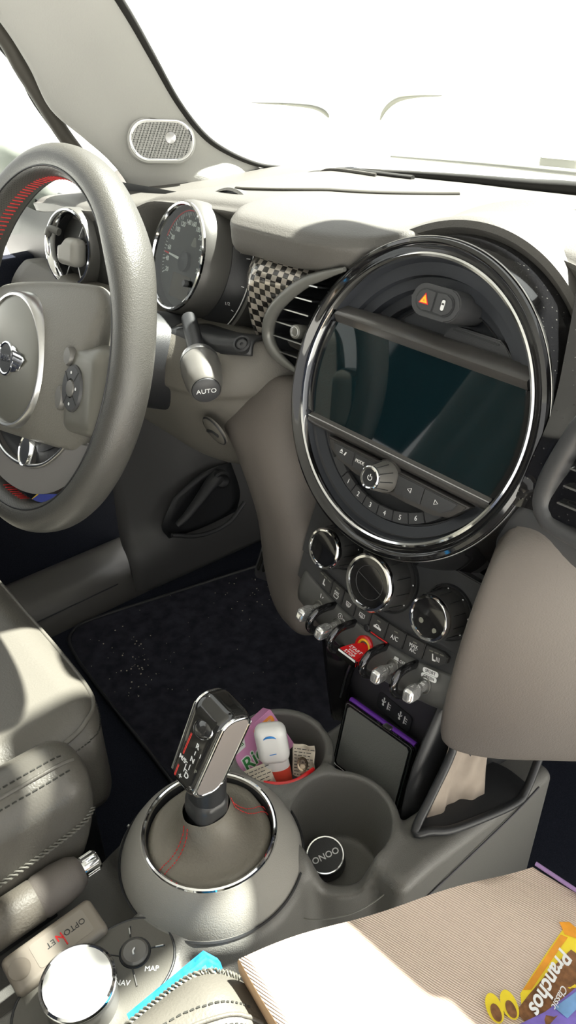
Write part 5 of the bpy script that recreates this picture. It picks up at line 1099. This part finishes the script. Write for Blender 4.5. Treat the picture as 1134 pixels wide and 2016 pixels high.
# ================================================================== SEATS
def seat(name,label,s,cx,bits):
    t=thing(name,label,'seat',(cx,-.6,0))
    return t
ds=thing('driver_seat','black leather driver seat cushion catching a bright patch of sun','seat',(-.335,-.5,.0))
def dcush(X,Y,Z):
    b=sbox(X,Y,Z,(-.335,-.46,.262),(.212,.240,.070),.045)
    corner=np.hypot(X+.335,(Y+.46))-.0
    fr_=(Y+.22)+.9*(np.abs(X+.335)/.21)**4*.035-.0
    return smax(b,fr_,.012)+.0025*np.sin(X*0)
dcu=sdf_mesh('cushion',dcush,(-.55,-.71,.19),(-.12,-.21,.335),.005,M['leather'],ds)
S_=snapper(dcu)
tube('cushion_piping',[S_(p,.0008) for p in cr([(-.545,-.60,.318),(-.545,-.30,.318),(-.525,-.253,.318),(-.47,-.231,.318),(-.335,-.2255,.318),(-.20,-.231,.318),(-.150,-.250,.318),(-.130,-.288,.318),(-.127,-.36,.318),(-.127,-.66,.318)],5)],.0024,M['leather'],dcu,n=2)
bm=bmesh.new(); pts=[S_(p,.0006) for p in cr([(-.20,-.226,.305),(-.148,-.244,.305),(-.127,-.284,.305),(-.1225,-.36,.305),(-.1225,-.60,.305)],26)]
for i in range(0,len(pts)-2,2): stitch(bm,pts[i],pts[i]+(pts[i+1]-pts[i])*1.2,.0006)
fin('stitching',bm,M['thread'],dcu,smooth=0)
def bol(X,Y,Z,cx,yf,zt,w): 
    return sbox(X,Y,Z,(cx,yf-.30,zt-.085),(w,.30,.085),.030)
def dbol(X,Y,Z): 
    b=bol(X,Y,Z,-.098,-.280,.352,.034); sl=(Y+.280)+.55*np.maximum(.30-Z,0); return smax(b,sl,.010)
bo=sdf_mesh('bolster',dbol,(-.14,-.9,.175),(-.055,-.27,.36),.0035,M['leather'],ds)
SB=snapper(bo)
for x,z in ((-.092,.3535),(-.076,.3475)):
    bm=bmesh.new()
    for i in range(60):
        y=-.30-i*.006; stitch(bm,SB((x,y,z),.0005),SB((x,y-.004,z),.0005),.0007)
    fin('stitching',bm,M['thread'],bo,smooth=0)
tube('bolster_welt',[SB(p,.0004) for p in cr([(-.084,-.290,.351),(-.084,-.4,.3525),(-.084,-.6,.3525)],10)],.0018,M['leather'],bo,n=1)
def braid(name,p,parent,r=.0019):
    sn=snapper(parent); path=[sn(q,.0006) for q in cr(p,30)]; bm=bmesh.new()
    for ph in (0,2*PI/3,4*PI/3):
        rows=[]
        for i,q in enumerate(path):
            t=(path[min(i+1,len(path)-1)]-path[max(i-1,0)]).normalized(); a=t.orthogonal().normalized(); b=t.cross(a); c=q+r*.9*(math.cos(i*.75+ph)*a+math.sin(i*.75+ph)*b)
            rows.append([c+r*.62*(math.cos(2*PI*j/6)*a+math.sin(2*PI*j/6)*b) for j in range(6)])
        grid_faces(bm,rows,cv=True)
    return fin(name,bm,M['braid'],parent,smooth=60)
braid('braided_piping',[(-.0635,-.284,.296),(-.0625,-.33,.288),(-.0625,-.38,.283),(-.0625,-.44,.280),(-.0625,-.50,.279)],bo)
# seat back (seen in the display reflection)
def dback(X,Y,Z):
    y0=-.80-.28*(Z-.3); b=sbox(X,Y-y0,Z,(-.335,0,.60),(.235,.075,.33),.06); hd=sbox(X,Y-y0,Z,(-.335,.0,1.0),(.13,.05,.10),.045)
    return smin(b,hd,.03)+.004*np.cos((X+.335)*2*PI/.075)*(np.abs(X+.335)<.15)
sdf_mesh('backrest',dback,(-.60,-1.15,.25),(-.08,-.60,1.12),.010,M['leather'],ds)
rbox('seat_base',.40,.44,.20,M['black'],ds,T(-.335,-.48,.0),r=.03)
tube('seat_rail',[(-.16,-.70,.02),(-.16,-.30,.022),(-.158,-.22,.018)],.009,M['black'],ds,n=3)
tube('belt_wire',[(-.08,-.30,.16),(-.075,-.262,.17),(-.088,-.245,.185),(-.108,-.248,.19)],.0016,M['satin'],ds,n=6)
ps=thing('passenger_seat','black leather passenger seat with stitched bolster at the bottom edge of the photo','seat',(.38,-.55,.0))
def pbol(X,Y,Z):
    b=sbox(X,Y,Z,(.152,-.60,.242),(.046,.322,.088),.040); return b
pb_=sdf_mesh('bolster',pbol,(.10,-.92,.15),(.20,-.27,.335),.004,M['leather'],ps)
braid('braided_piping',[(.1075,-.60,.296),(.1080,-.45,.299),(.1095,-.375,.302),(.1150,-.335,.306),(.125,-.306,.309),(.138,-.289,.308)],pb_)
SP=snapper(pb_)
for off,dz in ((.0,0),(.016,.003)):
    bm=bmesh.new(); pts=cr([(.128+off,-.50,.3262+dz),(.130+off,-.40,.3265+dz),(.135+off,-.345,.3255+dz),(.146+off,-.312,.322+dz),(.160+off,-.296,.316+dz)],16)
    for i in range(0,len(pts)-2,2): stitch(bm,SP(pts[i],.0005),SP(pts[i]+(pts[i+1]-pts[i])*1.2,.0005),.0007)
    fin('stitching',bm,M['thread'],pb_,smooth=0)
tube('bolster_welt',[SP(p,.0003) for p in cr([(.137,-.50,.3292),(.139,-.40,.3292),(.145,-.343,.328),(.156,-.312,.324),(.170,-.294,.315)],8)],.0016,M['leather'],pb_,n=1)
sdf_mesh('cushion',lambda X,Y,Z: sbox(X,Y,Z,(.38,-.52,.235),(.20,.30,.060),.04),(.17,-.83,.16),(.60,-.21,.31),.006,M['leather'],ps)
rbox('seat_base',.40,.44,.18,M['black'],ps,T(.38,-.52,.0),r=.03)
# ================================================================== PAPER BAG with a printed snack picture
A=Vector((.137,-.284,.338)); B=Vector((.2265,-.072,.342)); Cc=Vector((.266,-.0655,.340)); E_=Vector((.44,-.036,.335)); F_=Vector((.50,-.30,.345)); G_=Vector((.205,-.2655,.338))
bag=thing('paper_bag','crinkled kraft paper bag lying on the passenger seat, its near half bleached by sun','paper bag',(.28,-.18,.29))
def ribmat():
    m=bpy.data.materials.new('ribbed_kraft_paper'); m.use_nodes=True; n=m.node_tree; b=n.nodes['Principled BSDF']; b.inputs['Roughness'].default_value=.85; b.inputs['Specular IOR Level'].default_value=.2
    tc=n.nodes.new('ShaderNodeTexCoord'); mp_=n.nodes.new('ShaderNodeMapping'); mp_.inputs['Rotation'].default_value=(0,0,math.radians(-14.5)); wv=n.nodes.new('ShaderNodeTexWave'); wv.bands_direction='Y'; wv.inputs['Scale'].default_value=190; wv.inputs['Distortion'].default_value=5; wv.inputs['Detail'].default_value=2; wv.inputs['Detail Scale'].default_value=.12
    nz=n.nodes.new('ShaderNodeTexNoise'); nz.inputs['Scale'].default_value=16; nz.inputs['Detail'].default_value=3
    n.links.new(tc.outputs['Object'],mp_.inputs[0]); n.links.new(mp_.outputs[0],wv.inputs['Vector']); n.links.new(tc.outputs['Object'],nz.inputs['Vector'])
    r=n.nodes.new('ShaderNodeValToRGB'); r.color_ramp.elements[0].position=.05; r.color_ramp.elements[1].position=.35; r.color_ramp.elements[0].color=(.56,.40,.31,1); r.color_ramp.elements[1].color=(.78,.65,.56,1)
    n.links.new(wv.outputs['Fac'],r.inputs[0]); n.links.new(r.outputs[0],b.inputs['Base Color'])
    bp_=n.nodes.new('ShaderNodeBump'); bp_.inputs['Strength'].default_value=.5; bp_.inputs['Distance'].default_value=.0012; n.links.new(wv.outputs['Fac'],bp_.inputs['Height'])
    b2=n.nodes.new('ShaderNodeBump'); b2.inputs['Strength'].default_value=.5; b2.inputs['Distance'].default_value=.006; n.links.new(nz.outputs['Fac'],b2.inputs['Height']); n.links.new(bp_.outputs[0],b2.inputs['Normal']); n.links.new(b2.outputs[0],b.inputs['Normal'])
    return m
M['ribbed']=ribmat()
rnd=random.Random(21)
def bagz(u,v): return .004*math.sin(u*5+v*3)+.003*math.sin(u*11-v*7)+.0035*math.exp(-((v-.3-.2*u)/.05)**2)
NU,NV=26,30; top_=[]
for i in range(NU+1):
    u=i/NU; row=[]
    for j in range(NV+1):
        v=j/NV
        # u: rear -> front, v: left -> right
        l=A.lerp(B,u); rr_=F_.lerp(E_,u); p=l.lerp(rr_,v)
        # front edge bends at the corner, rear edge sags
        if u>.9: pass
        p=p+Vector((.0,.010*math.sin(PI*v)*u*0-.004*math.sin(v*9)*(1-u),bagz(u,v)+.006*math.sin(PI*u)*math.sin(PI*min(1,v*1.4))))
        row.append(p)
    top_.append(row)
bm=bmesh.new(); V=grid_faces(bm,top_)
per=[V[0][j] for j in range(NV+1)]+[V[i][NV] for i in range(1,NU+1)]+[V[NU][j] for j in range(NV-1,-1,-1)]+[V[i][0] for i in range(NU-1,0,-1)]
cen=Vector((.31,-.17,.0)); prev=per
for k,(sc_,dz) in enumerate(((1.006,-.004),(1.004,-.016),(.985,-.034))):
    ring=[]
    for v_ in per:
        c=v_.co; q=Vector((cen.x+(c.x-cen.x)*sc_,cen.y+(c.y-cen.y)*sc_,c.z+dz)); ring.append(bm.verts.new(q))
    for i in range(len(per)): bm.faces.new((prev[i],prev[(i+1)%len(per)],ring[(i+1)%len(per)],ring[i]))
    prev=ring
bm.faces.new(prev)
bm.faces.ensure_lookup_table()
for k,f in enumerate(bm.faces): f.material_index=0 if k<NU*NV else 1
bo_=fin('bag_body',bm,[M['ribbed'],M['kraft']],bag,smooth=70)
tube('fold_edge',[(.228,-.072,.3415),(.262,-.067,.341),(.31,-.059,.340)],.0016,mat('mauve_lining',(.35,.22,.45),.7),bag,n=4)
# printed picture: yellow pack, sticks, violet tray
def bagpt(x,y):
    # height of the bag top under (x,y)
    best=None
    for row in top_[::2]:
        for p in row[::2]:
            d=(p.x-x)**2+(p.y-y)**2
            if best is None or d<best[0]: best=(d,p.z)
    return best[1]
def printed(name,outline,m,lift,parent):
    bm=bmesh.new(); vs=[bm.verts.new((x,y,0)) for x,y in outline]; f=bm.faces.new(vs); bmesh.ops.triangulate(bm,faces=[f]); bmesh.ops.subdivide_edges(bm,edges=bm.edges[:],cuts=3,use_grid_fill=True)
    for v_ in bm.verts: v_.co.z=bagh(v_.co.x,v_.co.y)+lift
    return fin(name,bm,m,parent,smooth=60)
_bm=bmesh.new(); grid_faces(_bm,top_); BT=BVHTree.FromBMesh(_bm)
def bagh(x,y):
    h=BT.ray_cast(Vector((x,y,1)),Vector((0,0,-1))); return h[0].z if h[0] is not None else .342
M['pyellow']=mat('yellow_pack_print',(.92,.72,.04),.5,var=.08,vscale=60); M['porange']=mat('orange_pack_print',(.85,.35,.03),.5,var=.15,vscale=80); M['pbrown']=mat('brown_print',(.22,.10,.04),.6,var=.5,vscale=160); M['pviolet']=mat('violet_print',(.22,.16,.55),.5,var=.2,vscale=80); M['pblue']=mat('sky_blue_print',(.22,.42,.75),.5,var=.2,vscale=60)
_bm=bmesh.new(); grid_faces(_bm,top_); BT=BVHTree.FromBMesh(_bm)
def bagh(x,y):
    h=BT.ray_cast(Vector((x,y,1)),Vector((0,0,-1))); return h[0].z if h[0] is not None else .342
M['pyellow']=mat('yellow_pack_print',(.92,.72,.04),.5,var=.08,vscale=60); M['porange']=mat('orange_pack_print',(.85,.35,.03),.5,var=.15,vscale=80); M['pbrown']=mat('brown_print',(.22,.10,.04),.6,var=.5,vscale=160); M['pviolet']=mat('violet_print',(.22,.16,.55),.5,var=.2,vscale=80); M['pblue']=mat('sky_blue_print',(.22,.42,.75),.5,var=.2,vscale=60)
pp=printed('printed_picture',[(.2760,-.158),(.2735,-.140),(.2715,-.12),(.2700,-.100),(.285,-.092),(.31,-.085),(.34,-.12),(.33,-.20),(.300,-.20),(.292,-.178)],M['pyellow'],.0006,bag)
printed('pack_edge',[(.2757,-.155),(.2742,-.14),(.2724,-.12),(.2712,-.105),(.2755,-.103),(.2765,-.12),(.2780,-.14),(.2792,-.150)],M['porange'],.0010,pp)
printed('pack_window',[(.2815,-.172),(.2800,-.155),(.2795,-.130),(.2815,-.108),(.30,-.105),(.30,-.175)],M['pbrown'],.0010,pp)
printed('violet_tray',[(.288,-.178),(.2935,-.157),(.2975,-.125),(.34,-.12),(.34,-.2),(.30,-.2)],M['pviolet'],.0014,pp)
printed('blue_label',[(.2955,-.150),(.2990,-.128),(.306,-.128),(.305,-.15)],M['pblue'],.0018,pp)
for i,(x,y) in enumerate(((.2765,-.1715),(.2720,-.1815))):
    ol=[(x+.0105*math.cos(t)*math.cos(.7)-.0055*math.sin(t)*math.sin(.7),y-.0105*math.cos(t)*math.sin(.7)+.0*t-.0055*math.sin(t)*math.cos(.7)) for t in np.linspace(0,2*PI,20,endpoint=False)]
    s_=printed('snack_stick',ol,M['pyellow'],.0020+i*.0004,pp)
    printed('stick_filling',[(x+.0025+(px-x)*.60,y-.002+(py-y)*.60) for px,py in ol],M['pbrown'],.0024+i*.0004,s_)
printed('stick_end',[(.2655,-.0985),(.2700,-.0930),(.2785,-.0930),(.2800,-.0990),(.2730,-.1030)],M['porange'],.0014,pp)
lf=T(.2855,-.140,.3487)@R(-80)
text('brand_lettering','Pranchos',.0140,M['white'],pp,lf,bold=.0003,shear=.3,sx=.95)
text('lettering','Classic',.0062,M['white'],pp,lf@T(.006,.0085,0),shear=.3)
# blue and yellow thing glimpsed under the wheel: door-pocket packet
dp=thing('door_pocket_packet','blue and yellow packet in the door pocket, glimpsed under the wheel rim','packet',(-.70,-.04,.22))
DPF=frame((-.70,-.043,.228),x=(0,.95,.32),z=(.75,-.3,.5))
prism('blue_side',rrect(.055,.022,.003),.02,mat('deep_blue',(.02,.05,.45),.4),dp,DPF,bev=.001,z0=-.02)
prism('yellow_side',rrect(.055,.016,.003),.02,M['yellow'],dp,DPF@T(0,.019,0),bev=.001,z0=-.02)
# ================================================================== OUTSIDE
wp_=thing('windscreen_wiper','dark wiper resting along the foot of the windscreen outside','wiper',(-.25,.49,.70))
tube('wiper_blade',[(-.44,.445,.712),(-.30,.475,.714),(-.18,.50,.714),(-.10,.512,.714)],[.004,.006,.007,.006],M['wiper'],wp_,n=5,flat=.6)
rbox('wiper_joint',.05,.02,.014,M['wiper'],wp_,frame((-.215,.515,.712),x=(1,.22,0),z=(0,0,1)),r=.004)
mr=thing('door_mirror','pale grey door mirror outside the driver window, behind the wheel rim','mirror',(-.86,.02,.66))
sdf_mesh('mirror_shell',lambda X,Y,Z: sbox(X,Y,Z,(-.90,.07,.685),(.10,.05,.065),.045),(-1.01,.01,.61),(-.79,.13,.76),.006,M['mirrorgrey'],mr)
rbox('mirror_foot',.10,.05,.03,M['black'],mr,T(-.79,.09,.625),r=.01)

# hazy parked car out in the glare: only its darker trims survive
M['vanpaint']=mat('white_car_body',(.82,.82,.81),.4); M['vantrim']=mat('window_trim_olive',(.16,.16,.13),.6)
van=thing('parked_car','white parked car almost lost in the glare beyond the windscreen','car',(-3.6,4.3,-.55))
sdf_mesh('car_body',lambda X,Y,Z: smin(sbox(X,Y,Z,(-3.7,4.4,.12),(1.5,.78,.50),.25),sbox(X,Y,Z,(-3.7,4.4,-.12),(2.2,.86,.38),.2),.2),(-6,3.4,-.6),(-1.4,5.4,.7),.06,M['vanpaint'],van)
tube('window_trim',[(-4.83,3.60,.32),(-4.4,3.60,.335),(-4.1,3.60,.33),(-3.96,3.60,.28),(-3.93,3.60,.22)],[.002,.008,.012,.014,.003],M['vantrim'],van,n=5)
tube('window_trim',[(-3.49,3.60,.22),(-3.47,3.60,.34),(-3.36,3.60,.42),(-3.2,3.60,.45),(-3.0,3.60,.465)],[.002,.010,.014,.008,.003],M['vantrim'],van,n=5)
for x,z,w_,h_ in ((-3.27,.24,.03,.05),(-3.38,.14,.03,.05),(-3.3,.07,.05,.07)): rbox('car_fitting',w_,h_,.02,M['vantrim'],van,frame((x,3.60,z),x=(1,0,0),z=(0,-1,0)),r=.02)
